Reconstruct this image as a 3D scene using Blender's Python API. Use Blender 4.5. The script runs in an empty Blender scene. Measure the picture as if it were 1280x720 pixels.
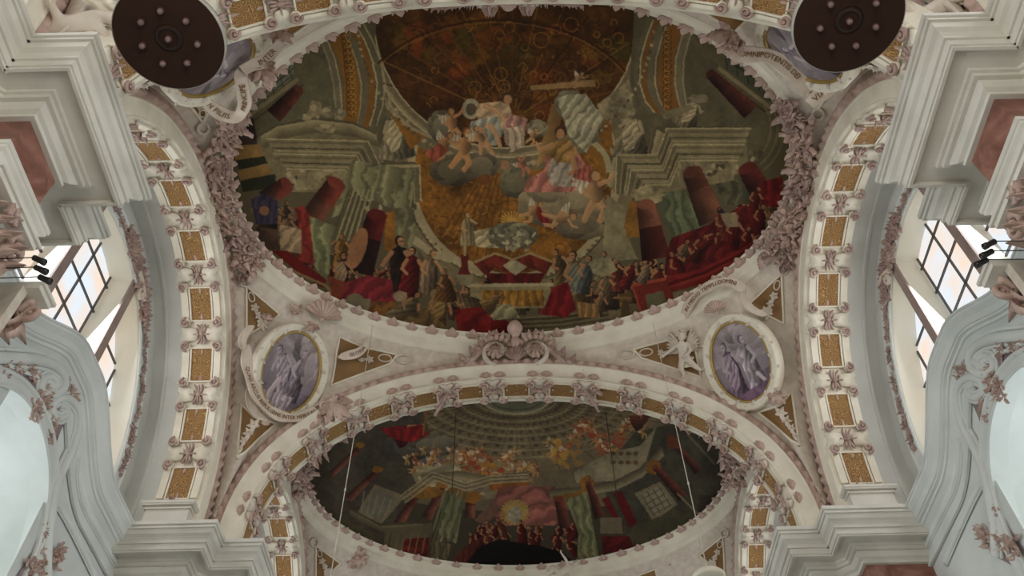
import bpy, math, random
import numpy as np
from mathutils import Vector, Matrix
from mathutils.bvhtree import BVHTree
R = math.radians
PI = math.pi
rng = random.Random(7)
SC = bpy.context.scene
COL = SC.collection

# ------------------------------------------------------------------ camera
FPX, TH, ROLL = 1080.0, R(51.4), R(1.3)
CAM = Vector((-0.06, 0, 0))
cR = Vector((1, 0, 0)); cF = Vector((0, math.cos(TH), math.sin(TH))); cU = Vector((0, -math.sin(TH), math.cos(TH)))
cx_ = cR*math.cos(ROLL) - cU*math.sin(ROLL)
cy_ = cU*math.cos(ROLL) + cR*math.sin(ROLL)
cam_data = bpy.data.cameras.new('camera'); cam = bpy.data.objects.new('camera', cam_data); COL.objects.link(cam)
M = Matrix((( cx_.x, cy_.x, -cF.x, CAM.x), (cx_.y, cy_.y, -cF.y, CAM.y), (cx_.z, cy_.z, -cF.z, CAM.z), (0, 0, 0, 1)))
cam.matrix_world = M
cam_data.sensor_width = 36; cam_data.lens = 36*FPX/1280; cam_data.clip_end = 200
SC.camera = cam

def ray(px, py):
    return (cF + cx_*((px-640)/FPX) + cy_*((360-py)/FPX)).normalized()
def on_x(px, py, X):
    d = ray(px, py); t = (X-CAM.x)/d.x; return CAM + d*t
def on_y(px, py, Y):
    d = ray(px, py); t = (Y-CAM.y)/d.y; return CAM + d*t
def on_z(px, py, Z):
    d = ray(px, py); t = (Z-CAM.z)/d.z; return CAM + d*t
def project_np(P):
    Q = P - np.array(CAM)
    x = Q @ np.array(cx_); y = Q @ np.array(cy_); z = Q @ np.array(cF)
    z = np.maximum(z, 1e-3)
    return 640 + FPX*x/z, 360 - FPX*y/z

# ------------------------------------------------------------------ mesh builder
class MB:
    def __init__(s): s.v = []; s.f = []
    def add(s, vs, fs):
        o = len(s.v); s.v.extend([tuple(p) for p in vs]); s.f.extend([tuple(i+o for i in f) for f in fs]); return s
    def merge(s, m, mat=None):
        vs = m.v if mat is None else [mat @ Vector(p) for p in m.v]
        return s.add(vs, m.f)
    def map(s, fn): s.v = [tuple(fn(*p)) for p in s.v]; return s
    def xf(s, mat): s.v = [tuple(mat @ Vector(p)) for p in s.v]; return s
    def box(s, x0, x1, y0, y1, z0, z1, n=1):
        # n subdivisions along y so that it can be bent along an arch
        vs = []; fs = []
        for k in range(n+1):
            y = y0+(y1-y0)*k/n
            vs += [(x0, y, z0), (x1, y, z0), (x1, y, z1), (x0, y, z1)]
        for k in range(n):
            a = 4*k; b = a+4
            for i in range(4):
                j = (i+1) % 4; fs.append((a+i, a+j, b+j, b+i))
        fs.append((3, 2, 1, 0)); e = 4*n; fs.append((e, e+1, e+2, e+3))
        return s.add(vs, fs)
    def grid(s, rows):
        n = len(rows[0]); vs = [p for r in rows for p in r]; fs = []
        for i in range(len(rows)-1):
            for j in range(n-1):
                a = i*n+j; fs.append((a, a+1, a+n+1, a+n))
        return s.add(vs, fs)
    def tube(s, pts, rad, k=8, flat=1.0, up=None, caps=True):
        pts = [Vector(p) for p in pts]; n = len(pts)
        if not hasattr(rad, '__len__'): rad = [rad]*n
        vs = []; fs = []; pu = up
        for i, p in enumerate(pts):
            t = (pts[min(i+1, n-1)]-pts[max(i-1, 0)])
            t = t.normalized() if t.length > 1e-9 else Vector((0, 0, 1))
            u = pu if pu is not None else (Vector((0, 0, 1)) if abs(t.z) < .9 else Vector((1, 0, 0)))
            u = (u - t*u.dot(t)); u = u.normalized() if u.length > 1e-6 else t.orthogonal().normalized()
            if up is None: pu = u
            w = t.cross(u)
            for a in range(k):
                an = 2*PI*a/k
                vs.append(p + w*(math.cos(an)*rad[i]) + u*(math.sin(an)*rad[i]*flat))
        for i in range(n-1):
            for a in range(k):
                b = (a+1) % k; fs.append((i*k+a, i*k+b, (i+1)*k+b, (i+1)*k+a))
        if caps:
            fs.append(tuple(range(k-1, -1, -1))); fs.append(tuple((n-1)*k+a for a in range(k)))
        return s.add(vs, fs)
    def blob(s, c, r, k=8, m=6):
        c = Vector(c); rr = r if hasattr(r, '__len__') else (r, r, r); vs = []; fs = []
        for i in range(m+1):
            th = PI*i/m
            for j in range(k):
                ph = 2*PI*j/k
                vs.append(c+Vector((rr[0]*math.sin(th)*math.cos(ph), rr[1]*math.sin(th)*math.sin(ph), rr[2]*math.cos(th))))
        for i in range(m):
            for j in range(k):
                b = (j+1) % k; fs.append((i*k+j, i*k+b, (i+1)*k+b, (i+1)*k+j))
        return s.add(vs, fs)
    def lathe(s, prof, k=24, c=(0, 0, 0)):
        vs = []; fs = []; n = len(prof)
        for (r, z) in prof:
            for j in range(k):
                a = 2*PI*j/k; vs.append((c[0]+r*math.cos(a), c[1]+r*math.sin(a), c[2]+z))
        for i in range(n-1):
            for j in range(k):
                b = (j+1) % k; fs.append((i*k+j, i*k+b, (i+1)*k+b, (i+1)*k+j))
        return s.add(vs, fs)
    def slab(s, pts, h, fn=None):
        # polygon in xy extruded 0..h
        n = len(pts); vs = [(p[0], p[1], 0) for p in pts]+[(p[0], p[1], h) for p in pts]
        fs = [tuple(range(n, 2*n)), tuple(range(n-1, -1, -1))]+[(i, (i+1) % n, n+(i+1) % n, n+i) for i in range(n)]
        return s.add(vs, fs)
    def mesh(s, name, mat, smooth=False):
        me = bpy.data.meshes.new(name); me.from_pydata(s.v, [], s.f); me.materials.append(mat)
        if smooth: me.polygons.foreach_set('use_smooth', [True]*len(me.polygons))
        me.update(); return me

def sweep(mb, frames, prof, close=False):
    """frames: (P, A, B); prof: (a, b) -> P + A*a + B*b"""
    rows = []
    for P, A, B in frames:
        r = [P + A*a + B*b for a, b in prof]
        if close: r.append(r[0])
        rows.append(r)
    return mb.grid(rows)

# ------------------------------------------------------------------ objects
def tag(o, label=None, cat=None, group=None, kind=None):
    if label: o['label'] = label
    if cat: o['category'] = cat
    if group: o['group'] = group
    if kind: o['kind'] = kind
    return o
def thing(name, label, cat, loc=(0, 0, 0), group=None):
    o = bpy.data.objects.new(name, None); COL.objects.link(o); o.location = loc; o.empty_display_size = .1
    return tag(o, label, cat, group)
def link(name, me, parent=None, mat=None):
    o = bpy.data.objects.new(name, me); COL.objects.link(o)
    if parent is not None: o.parent = parent
    if mat is not None: o.matrix_local = mat
    return o
def world_origin(o):
    v = Vector((0, 0, 0))
    while o is not None: v += Vector(o.location); o = o.parent
    return v
def part(name, mb, mat, parent, smooth=False):
    """mb in world coordinates; parent: an unrotated thing or part"""
    off = world_origin(parent)
    mb.v = [(p[0]-off.x, p[1]-off.y, p[2]-off.z) for p in mb.v]
    return link(name, mb.mesh(name, mat, smooth), parent)
def solo(name, mb, mat, label=None, cat=None, group=None, kind=None, smooth=False):
    return tag(link(name, mb.mesh(name, mat, smooth)), label, cat, group, kind)

# ------------------------------------------------------------------ materials
def lin(c):
    r = []
    for v in c:
        v = v/255.0
        r.append(v/12.92 if v <= .04045 else ((v+.055)/1.055)**2.4)
    return (*r, 1)
def nodes(name, rough=.7):
    m = bpy.data.materials.new(name); m.use_nodes = True; nt = m.node_tree; b = nt.nodes['Principled BSDF']
    b.inputs['Roughness'].default_value = rough; return m, nt, b
def mat_stucco(name, c1, c2, scale=2.0, rough=.65, bump=.15, detail_scale=25, c3=None, f3=.6):
    m, nt, b = nodes(name, rough); N = nt.nodes; L = nt.links
    tc = N.new('ShaderNodeTexCoord'); n1 = N.new('ShaderNodeTexNoise'); n1.inputs['Scale'].default_value = scale; n1.inputs['Detail'].default_value = 5
    L.new(tc.outputs['Object'], n1.inputs['Vector'])
    cr = N.new('ShaderNodeValToRGB'); L.new(n1.outputs['Fac'], cr.inputs['Fac'])
    cr.color_ramp.elements[0].position = .35; cr.color_ramp.elements[0].color = lin(c1)
    cr.color_ramp.elements[1].position = .65; cr.color_ramp.elements[1].color = lin(c2)
    if c3:
        e = cr.color_ramp.elements.new(f3); e.color = lin(c3)
    L.new(cr.outputs['Color'], b.inputs['Base Color'])
    n2 = N.new('ShaderNodeTexNoise'); n2.inputs['Scale'].default_value = detail_scale; n2.inputs['Detail'].default_value = 3
    L.new(tc.outputs['Object'], n2.inputs['Vector'])
    bp = N.new('ShaderNodeBump'); bp.inputs['Strength'].default_value = bump; bp.inputs['Distance'].default_value = .03
    L.new(n2.outputs['Fac'], bp.inputs['Height']); L.new(bp.outputs['Normal'], b.inputs['Normal'])
    return m
def mat_goldwork(name, ground, line, scale=9):
    """ochre panel with interlaced scroll lines"""
    m, nt, b = nodes(name, .55); N = nt.nodes; L = nt.links
    tc = N.new('ShaderNodeTexCoord'); nz = N.new('ShaderNodeTexNoise'); nz.inputs['Scale'].default_value = 3.0
    L.new(tc.outputs['Object'], nz.inputs['Vector'])
    mx = N.new('ShaderNodeMixRGB'); mx.blend_type = 'LINEAR_LIGHT'; mx.inputs['Fac'].default_value = .12
    L.new(tc.outputs['Object'], mx.inputs[1]); L.new(nz.outputs['Color'], mx.inputs[2])
    vo = N.new('ShaderNodeTexVoronoi'); vo.feature = 'DISTANCE_TO_EDGE'; vo.inputs['Scale'].default_value = scale
    L.new(mx.outputs[0], vo.inputs['Vector'])
    v2 = N.new('ShaderNodeTexVoronoi'); v2.feature = 'F1'; v2.inputs['Scale'].default_value = scale
    L.new(mx.outputs[0], v2.inputs['Vector'])
    sn = N.new('ShaderNodeMath'); sn.operation = 'SINE'; ml = N.new('ShaderNodeMath'); ml.operation = 'MULTIPLY'; ml.inputs[1].default_value = 22
    L.new(v2.outputs['Distance'], ml.inputs[0]); L.new(ml.outputs[0], sn.inputs[0])
    cr = N.new('ShaderNodeValToRGB'); L.new(sn.outputs[0], cr.inputs['Fac'])
    cr.color_ramp.elements[0].position = .45; cr.color_ramp.elements[0].color = lin(ground)
    cr.color_ramp.elements[1].position = .8; cr.color_ramp.elements[1].color = lin(line)
    L.new(cr.outputs['Color'], b.inputs['Base Color'])
    bp = N.new('ShaderNodeBump'); bp.inputs['Strength'].default_value = .4; bp.inputs['Distance'].default_value = .02
    L.new(sn.outputs[0], bp.inputs['Height']); L.new(bp.outputs['Normal'], b.inputs['Normal'])
    b.inputs['Metallic'].default_value = .15
    return m
def mat_marble(name, c1, c2, c3):
    m, nt, b = nodes(name, .35); N = nt.nodes; L = nt.links
    tc = N.new('ShaderNodeTexCoord'); nz = N.new('ShaderNodeTexNoise'); nz.inputs['Scale'].default_value = 1.6; nz.inputs['Detail'].default_value = 10; nz.inputs['Distortion'].default_value = 1.8
    L.new(tc.outputs['Object'], nz.inputs['Vector'])
    cr = N.new('ShaderNodeValToRGB'); L.new(nz.outputs['Fac'], cr.inputs['Fac'])
    cr.color_ramp.elements[0].position = .35; cr.color_ramp.elements[0].color = lin(c1)
    cr.color_ramp.elements[1].position = .7; cr.color_ramp.elements[1].color = lin(c3)
    e = cr.color_ramp.elements.new(.5); e.color = lin(c2)
    L.new(cr.outputs['Color'], b.inputs['Base Color']); return m
def mat_plain(name, c, rough=.5, metal=0, emit=0):
    m, nt, b = nodes(name, rough); N = nt.nodes; L = nt.links
    tc = N.new('ShaderNodeTexCoord'); nz = N.new('ShaderNodeTexNoise'); nz.inputs['Scale'].default_value = 6
    L.new(tc.outputs['Object'], nz.inputs['Vector'])
    cr = N.new('ShaderNodeValToRGB'); L.new(nz.outputs['Fac'], cr.inputs['Fac'])
    a = lin(c); cr.color_ramp.elements[0].color = tuple(x*.9 for x in a[:3])+(1,); cr.color_ramp.elements[1].color = tuple(min(1, x*1.1) for x in a[:3])+(1,)
    L.new(cr.outputs['Color'], b.inputs['Base Color']); b.inputs['Metallic'].default_value = metal
    return m
def mat_vcol(name, rough=.8):
    m, nt, b = nodes(name, rough); N = nt.nodes; L = nt.links
    at = N.new('ShaderNodeVertexColor'); at.layer_name = 'paint'
    tc = N.new('ShaderNodeTexCoord'); nz = N.new('ShaderNodeTexNoise'); nz.inputs['Scale'].default_value = 9; nz.inputs['Detail'].default_value = 6
    L.new(tc.outputs['Object'], nz.inputs['Vector'])
    mr = N.new('ShaderNodeMapRange'); mr.inputs['To Min'].default_value = .9; mr.inputs['To Max'].default_value = 1.1
    L.new(nz.outputs['Fac'], mr.inputs['Value'])
    mx = N.new('ShaderNodeVectorMath'); mx.operation = 'SCALE'; L.new(at.outputs['Color'], mx.inputs[0]); L.new(mr.outputs[0], mx.inputs['Scale'])
    L.new(mx.outputs[0], b.inputs['Base Color'])
    b.inputs['Specular IOR Level'].default_value = .2
    return m

WHITE = mat_stucco('white_stucco', (205, 201, 190), (222, 218, 208), 1.2, .6, .06)
COOLW = mat_stucco('cool_white_plaster', (206, 210, 206), (222, 225, 221), .8, .6, .03)
GREYW = mat_stucco('grey_white_plaster', (190, 190, 184), (204, 204, 198), .8, .65, .04)
CREAM = mat_stucco('cream_plaster', (228, 224, 208), (238, 234, 220), .7, .7, .03)
PINK = mat_stucco('mauve_pink_stucco', (172, 142, 130), (202, 176, 162), 3.5, .6, .2, 30)
PINKD = mat_stucco('deep_mauve_stucco', (158, 130, 122), (190, 164, 152), 4, .6, .25, 30)
BLUSH = mat_stucco('blush_stucco', (204, 190, 174), (220, 208, 194), 5, .6, .15, 20)
WARMW = mat_stucco('warm_white_stucco', (222, 212, 192), (234, 226, 208), 2, .6, .06)
GOLD = mat_goldwork('ochre_scrollwork', (136, 98, 54), (196, 156, 98), 10)
GOLDP = mat_stucco('ochre_ground', (122, 88, 44), (140, 102, 52), 2.5, .55, .1)
GILT = mat_plain('gilt_edge', (178, 150, 84), .4, .5)
RIB = mat_stucco('peach_ribbon_stucco', (206, 188, 170), (220, 204, 188), 4, .6, .1, 20)
LETTER = mat_plain('gilt_lettering', (128, 88, 46), .45, .3)
MARBLE = mat_marble('rose_marble', (112, 72, 62), (140, 92, 78), (166, 124, 108))
PURPLE = mat_stucco('violet_grey_relief', (120, 108, 116), (160, 140, 138), 3, .6, .3, 18)
BROWN = mat_stucco('brown_grey_painted_post', (146, 126, 118), (162, 142, 134), 2, .6, .05)
DISC = mat_plain('dark_bronze_enamel', (56, 37, 29), .8)
DISC.node_tree.nodes['Principled BSDF'].inputs['Specular IOR Level'].default_value = .15
DISCR = mat_plain('grey_metal_rim', (170, 165, 155), .4, .2)
BULB = mat_plain('frosted_bulb', (120, 95, 92), .15)
BLACK = mat_plain('black_metal', (28, 28, 28), .4)
WIRE = mat_plain('pale_steel_wire', (205, 198, 180), .4)
LEAD = mat_plain('dark_lead_bar', (72, 70, 70), .5)
FLOOR = mat_stucco('stone_floor', (150, 140, 126), (176, 168, 152), .6, .5, .05)
# ------------------------------------------------------------------ arches
BAY = 12.0; CY = 12.15            # bay spacing, centre of the main bay
XP, XL, XW, XS = 6.83, 7.72, 9.6, 9.1   # pilaster face, lateral arch face, window wall, lower side wall
class Arc:
    def __init__(s, kind, a, b, n, zs, zlow, c=0.0):
        s.kind = kind; s.c = c
        t = np.linspace(0, PI, 1201); ex = 2.0/n
        x = -a*np.sign(np.cos(t))*np.abs(np.cos(t))**ex; z = zs+b*np.abs(np.sin(t))**ex
        x = np.concatenate([[-a], x, [a]]); z = np.concatenate([[zlow], z, [zlow]])
        d = np.concatenate([[0], np.cumsum(np.hypot(np.diff(x), np.diff(z)))])
        L = d[-1]; u = np.linspace(0, L, 1601); s.x = np.interp(u, d, x); s.z = np.interp(u, d, z); s.u = u-L/2; s.L = L
        tx = np.gradient(s.x, u); tz = np.gradient(s.z, u); k = np.ones(9)/9
        tx = np.convolve(np.pad(tx, 4, 'edge'), k, 'valid'); tz = np.convolve(np.pad(tz, 4, 'edge'), k, 'valid')
        l = np.hypot(tx, tz); s.tx = tx/l; s.tz = tz/l
    def at(s, q):
        return tuple(float(np.interp(q, s.u, v)) for v in (s.x, s.z, s.tx, s.tz))
    def map(s, q, w, h=0.0):
        x, z, tx, tz = s.at(q)
        # inward normal (towards the opening) = tangent rotated clockwise: (tz, -tx)
        px, pz = x+tz*h, z-tx*h
        return Vector((px, w, pz)) if s.kind == 'T' else Vector((w, s.c+px, pz))
    def frame(s, q, w, asgn=1.0):
        P = s.map(q, w); O = s.map(q, w, -1.0)-P
        A = Vector((0, asgn, 0)) if s.kind == 'T' else Vector((asgn, 0, 0))
        return P, A, O
    def frames(s, w, asgn=1.0, n=72, q0=None, q1=None):
        q0 = -s.L/2 if q0 is None else q0; q1 = s.L/2 if q1 is None else q1
        return [s.frame(q0+(q1-q0)*i/n, w, asgn) for i in range(n+1)]
def T_arc(): return Arc('T', XP, 5.1, 2.2, 12.8, 12.02)
def L_arc(cy): return Arc('L', 4.8, 5.6, 2.1, 12.8, 12.02, cy)
TA = T_arc()

shell_v = []; shell_f = []          # collected for surface look-ups
def shell_add(mb):
    o = len(shell_v); shell_v.extend(mb.v); shell_f.extend([tuple(i+o for i in f) for f in mb.f])

def transverse_faces(mbw, mbp, arc, w, sgn):
    """white cove + pink beaded strip on one face of an arch; sgn = direction out of the face"""
    fr = arc.frames(w, sgn, 90)
    sweep(mbw, fr, [(-.02, 0), (.03, .0), (.05, .03), (.03, .06), (.01, .08), (.02, .16), (.05, .26), (.10, .36), (.15, .42), (.17, .44), (.17, .48), (.13, .50), (.10, .505)])
    rows = []
    N = 600
    for i in range(N+1):
        q = -arc.L/2+arc.L*i/N
        P, A, O = arc.frame(q, w, sgn)
        k = .5+.5*math.cos(q*2*PI/.30)
        prof = [(.08, .50), (.10, .53), (.10+.10*k, .60), (.10+.10*k, .66), (.09, .74), (.07, .77), (.04, .80)]
        rows.append([P+A*a+O*b for a, b in prof])
    mbp.grid(rows)

# ---- transverse arches ------------------------------------------------------
T_Y = [(5.75, 6.63), (17.67, 18.55), (29.67, 30.55)]
arch_words = ['white stucco transverse arch with ochre panels overhead, crossing the top edge of the photo',
              'broad white transverse arch with ochre panels between the large and the lower fresco',
              'farthest white transverse arch behind the lower fresco']
T_things = []
for (y0, y1), lab in zip(T_Y, arch_words):
    t = thing('transverse_arch', lab, 'arch', (0, (y0+y1)/2, 12.02), 'transverse arches of the nave')
    T_things.append(t)
    sof = MB(); sweep(sof, TA.frames(y0, 1, 90), [(0, 0), (.06, -.03), (.10, -.03), (.12, .0), ((y1-y0)-.12, 0), ((y1-y0)-.10, -.03), ((y1-y0)-.06, -.03), ((y1-y0), 0)])
    part('soffit', sof, WARMW, t, False)
    w = MB(); p = MB(); transverse_faces(w, p, TA, y0, -1); transverse_faces(w, p, TA, y1, 1)
    part('face_moulding', w, WARMW, t, True); bm_ = part('bead_moulding', p, PINK, t, True)


# ---- lateral arches ---------------------------------------------------------
L_things = {}
for cy in (CY, CY+BAY, CY-BAY):
    arc = L_arc(cy)
    for sx in (-1, 1):
        side = 'left' if sx < 0 else 'right'
        lab = ('tall %s lateral arch with ochre panels and scrolls beside the large fresco' % side) if cy == CY else ('small distant %s lateral arch with ochre panels beside the lower fresco' % side if cy > CY else '%s lateral arch of the nearest bay behind the cornice corner' % side)
        t = thing('lateral_arch', lab, 'arch', (sx*XL, cy, 12.02), 'lateral arches over the side bays')
        L_things[(cy, sx)] = (t, arc)
        mb = MB(); sweep(mb, arc.frames(sx*XL, sx, 90), [(0, 0), (.05, -.03), (.10, -.03), (.12, 0), (1.02, 0), (1.04, -.03), (1.10, -.03), (1.12, -.02), (1.14, .03)])
        part('soffit', mb, WARMW, t)
        mb = MB(); sweep(mb, arc.frames(sx*XL, sx, 90), [(1.14, .03), (1.5, .03), (1.52, .0), (1.58, .0), (1.6, .04), (XW-XL+.02, .04)])
        part('reveal', mb, GREYW, t)
        # face towards the nave
        fr = arc.frames(sx*XL, -sx, 90)
        w = MB(); sweep(w, fr, [(-.02, 0), (.02, 0), (.04, .03), (.02, .06), (.02, .12), (.03, .36), (.05, .38), (.05, .42), (.03, .44), (.02, .45)])
        part('face_moulding', w, WARMW, t, False)
        p = MB(); rows = []; N = 560
        for i in range(N+1):
            q = -arc.L/2+arc.L*i/N; P, A, O = arc.frame(q, sx*XL, -sx); k = .5+.5*math.cos(q*2*PI/.26)
            rows.append([P+A*a+O*b for a, b in [(.02, .45), (.05, .48), (.06+.08*k, .54), (.06+.08*k, .60), (.05, .66), (.03, .70), (.0, .80)]])
        p.grid(rows); bm_ = part('bead_moulding', p, PINK, t, True)

# ---- ring mouldings, pendentives, domes ----------------------------------------------------
RA, RB, RZ = 7.28, 5.12, 19.43
def ring_pt(cy, a, d=0.0):
    x, y = RA*math.cos(a), RB*math.sin(a); n = Vector((math.cos(a)/RA, math.sin(a)/RB, 0)).normalized()
    return Vector((x, cy+y, RZ))+n*d, n
def ring_frames(cy, n=144, a0=0, a1=2*PI):
    out = []
    for i in range(n+1):
        a = a0+(a1-a0)*i/n; P, nn = ring_pt(cy, a); out.append((P, nn, Vector((0, 0, 1))))
    return out
RPROF = [(-.02, .10), (0, 0), (.03, -.05), (.07, -.07), (.10, -.06), (.13, -.10), (.20, -.18), (.28, -.24), (.31, -.24), (.33, -.28), (.36, -.36), (.41, -.42), (.45, -.46), (.46, -.50)]
ring_d, ring_dz = RPROF[-1]
def smooth(t): return t*t*(3-2*t)
def pendentive(cy, sx, sy, nf=60, nt=22):
    """sx, sy choose the corner; boundary follows the outer edge of the transverse and lateral arch mouldings"""
    ty = (cy+sy*5.52)
    arc = L_arc(cy); rows = []
    sT = TA.L/2; sL = arc.L/2
    fc = .52
    for i in range(nf+1):
        u = i/nf; ang = PI/2*(1-u)          # from the front of the ring to its side
        ae = math.atan2(sy*math.sin(ang), sx*math.cos(ang))
        P, nn = ring_pt(cy, ae, ring_d-.02); P.z += ring_dz+.03
        if u <= fc:
            q = sT*(u/fc)**1.0; B = TA.map(sx*q, ty, -.78)
            B.y = ty-sy*.04
        else:
            q = sL*(1-(u-fc)/(1-fc)); B = arc.map(sy*q, sx*XL, -.78); B.x = sx*(XL-.02)
        D = B-P; mid = (P+B)/2
        out = Vector((mid.x, mid.y-cy, 0)).normalized()*.6+Vector((0, 0, .8))
        bulge = .16*D.length
        rows.append([P+D*(j/nt)+out*(bulge*4*(j/nt)*(1-j/nt)*.55) for j in range(nt+1)])
    return MB().grid(rows)
word = {(-1, -1): 'near left', (1, -1): 'near right', (-1, 1): 'far left', (1, 1): 'far right'}
pn = 0
for bi, cy in enumerate((CY-BAY, CY, CY+BAY)):
    for sx in (-1, 1):
        for sy in (-1, 1):
            if bi == 0 and sy < 0: continue
            mb = pendentive(cy, sx, sy); pn += 1
            if bi == 1: shell_add(mb)
            solo('ceiling_pendentive', mb, BLUSH, '%s pendentive of the %s bay, pale mauve stucco' % (word[(sx, sy)], ('nearest', 'main', 'farther')[bi]), 'ceiling', kind='structure', smooth=True)
ring_words = ['', 'white moulded ring around the large fresco of the main bay', 'white moulded ring around the lower fresco of the farther bay']
R_things = [None]
for bi, cy in enumerate((CY-BAY, CY, CY+BAY)):
    if bi == 0: continue
    t = thing('fresco_frame', ring_words[bi], 'ceiling frame', (0, cy, RZ)); R_things.append(t)
    mb = MB(); sweep(mb, ring_frames(cy), RPROF); shell_add(mb); part('ring_moulding', mb, WARMW, t, True)

# ---- entablatures (profile: projection, z) ------------------------------------------------------
CORN = [(.06, 11.04), (.14, 11.04), (.14, 11.10), (.10, 11.11), (.12, 11.15), (.18, 11.18), (.24, 11.25), (.24, 11.28), (.31, 11.28), (.31, 11.36), (.36, 11.36), (.36, 11.43), (.65, 11.45), (.65, 11.36), (.70, 11.36), (.70, 11.40),
        (.73, 11.40), (.73, 11.54), (.77, 11.54), (.77, 11.59), (.74, 11.60), (.75, 11.64), (.79, 11.69), (.85, 11.73), (.875, 11.79), (.88, 11.83), (.92, 11.83), (.92, 11.89), (.90, 11.90), (.95, 11.91), (.95, 12.0), (.0, 12.03)]
FRZ = [(.06, 10.08), (.06, 11.06)]
ARCHI = [(.0, 9.1), (.06, 9.1), (.06, 9.34), (.08, 9.35), (.11, 9.39), (.11, 9.62), (.13, 9.63), (.16, 9.68), (.16, 9.76), (.19, 9.80), (.24, 9.90), (.28, 9.94), (.28, 9.99), (.30, 10.0), (.30, 10.08), (.02, 10.10)]
def miter_frames(path):
    """path: plan points, wall on the left hand side of travel -> normals to the right"""
    fr = []; n = len(path)
    P = [Vector((p[0], p[1], 0)) for p in path]
    def nrm(a, b): d = (b-a).normalized(); return Vector((d.y, -d.x, 0))
    for i in range(n):
        if i == 0: A = nrm(P[0], P[1])
        elif i == n-1: A = nrm(P[-2], P[-1])
        else:
            a, b = nrm(P[i-1], P[i]), nrm(P[i], P[i+1]); A = (a+b)/(1+a.dot(b))
        fr.append((P[i], A, Vector((0, 0, 1))))
    return fr
def pier_path(sx, yc, hw=1.36):
    # around the pier, plan symmetric about yc; face corners measured at the cornice, moved back by its projection
    y0 = hw-.95
    q = [(XS+.3, -1.17), (XL+.0, -1.17), (XL+.0, -.80), (XL-.42, -y0-.03), (XP, -y0-.03), (XP, y0+.03), (XL-.42, y0+.03), (XL+.0, .80), (XL+.0, 1.17), (XS+.3, 1.17)]
    pts = [(sx*a, yc+b) for a, b in q]
    return pts if sx < 0 else pts
def oriented(path, sx):
    # normals must point into the nave
    f = miter_frames(path)
    if f[4][1].x*sx > 0: f = [(p, -a, b) for p, a, b in f]
    return f
PIER_Y = [6.12, 18.14, 30.14]
E_things = {}
ent_words = {(0, -1): 'near left stepped white entablature with rose marble frieze, seen from below', (0, 1): 'near right stepped white entablature with rose marble frieze, seen from below',
             (1, -1): 'far left stepped white entablature at the foot of the broad arch', (1, 1): 'far right stepped white entablature at the foot of the broad arch',
             (2, -1): 'distant left entablature below the lower fresco', (2, 1): 'distant right entablature below the lower fresco'}
for i, yc in enumerate(PIER_Y):
    for sx in (-1, 1):
        fr = oriented(pier_path(sx, yc), sx)
        t = thing('entablature', ent_words[(i, sx)], 'entablature', (sx*XP, yc, 9.6), 'entablatures on the piers'); E_things[(i, sx)] = t
        mb = MB(); sweep(mb, fr, CORN); part('cornice', mb, WHITE, t)
        mb = MB(); sweep(mb, fr, FRZ); part('frieze', mb, MARBLE, t)
        mb = MB(); sweep(mb, fr, ARCHI); part('architrave', mb, WHITE, t)
        mb = MB(); sweep(mb, fr, [(0, -1.6), (.0, 9.12)])
        o = solo('wall_pier', mb, COOLW, kind='structure')
        # block of wall above the cornice from which the arches spring
        mb = MB(); sweep(mb, fr, [(.14, 12.0), (.14, 12.12), (.09, 12.13), (.09, 12.30), (.12, 12.31), (.12, 12.36), (.02, 12.37), (.0, 12.40)]); part('plinth', mb, WHITE, t)

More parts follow.
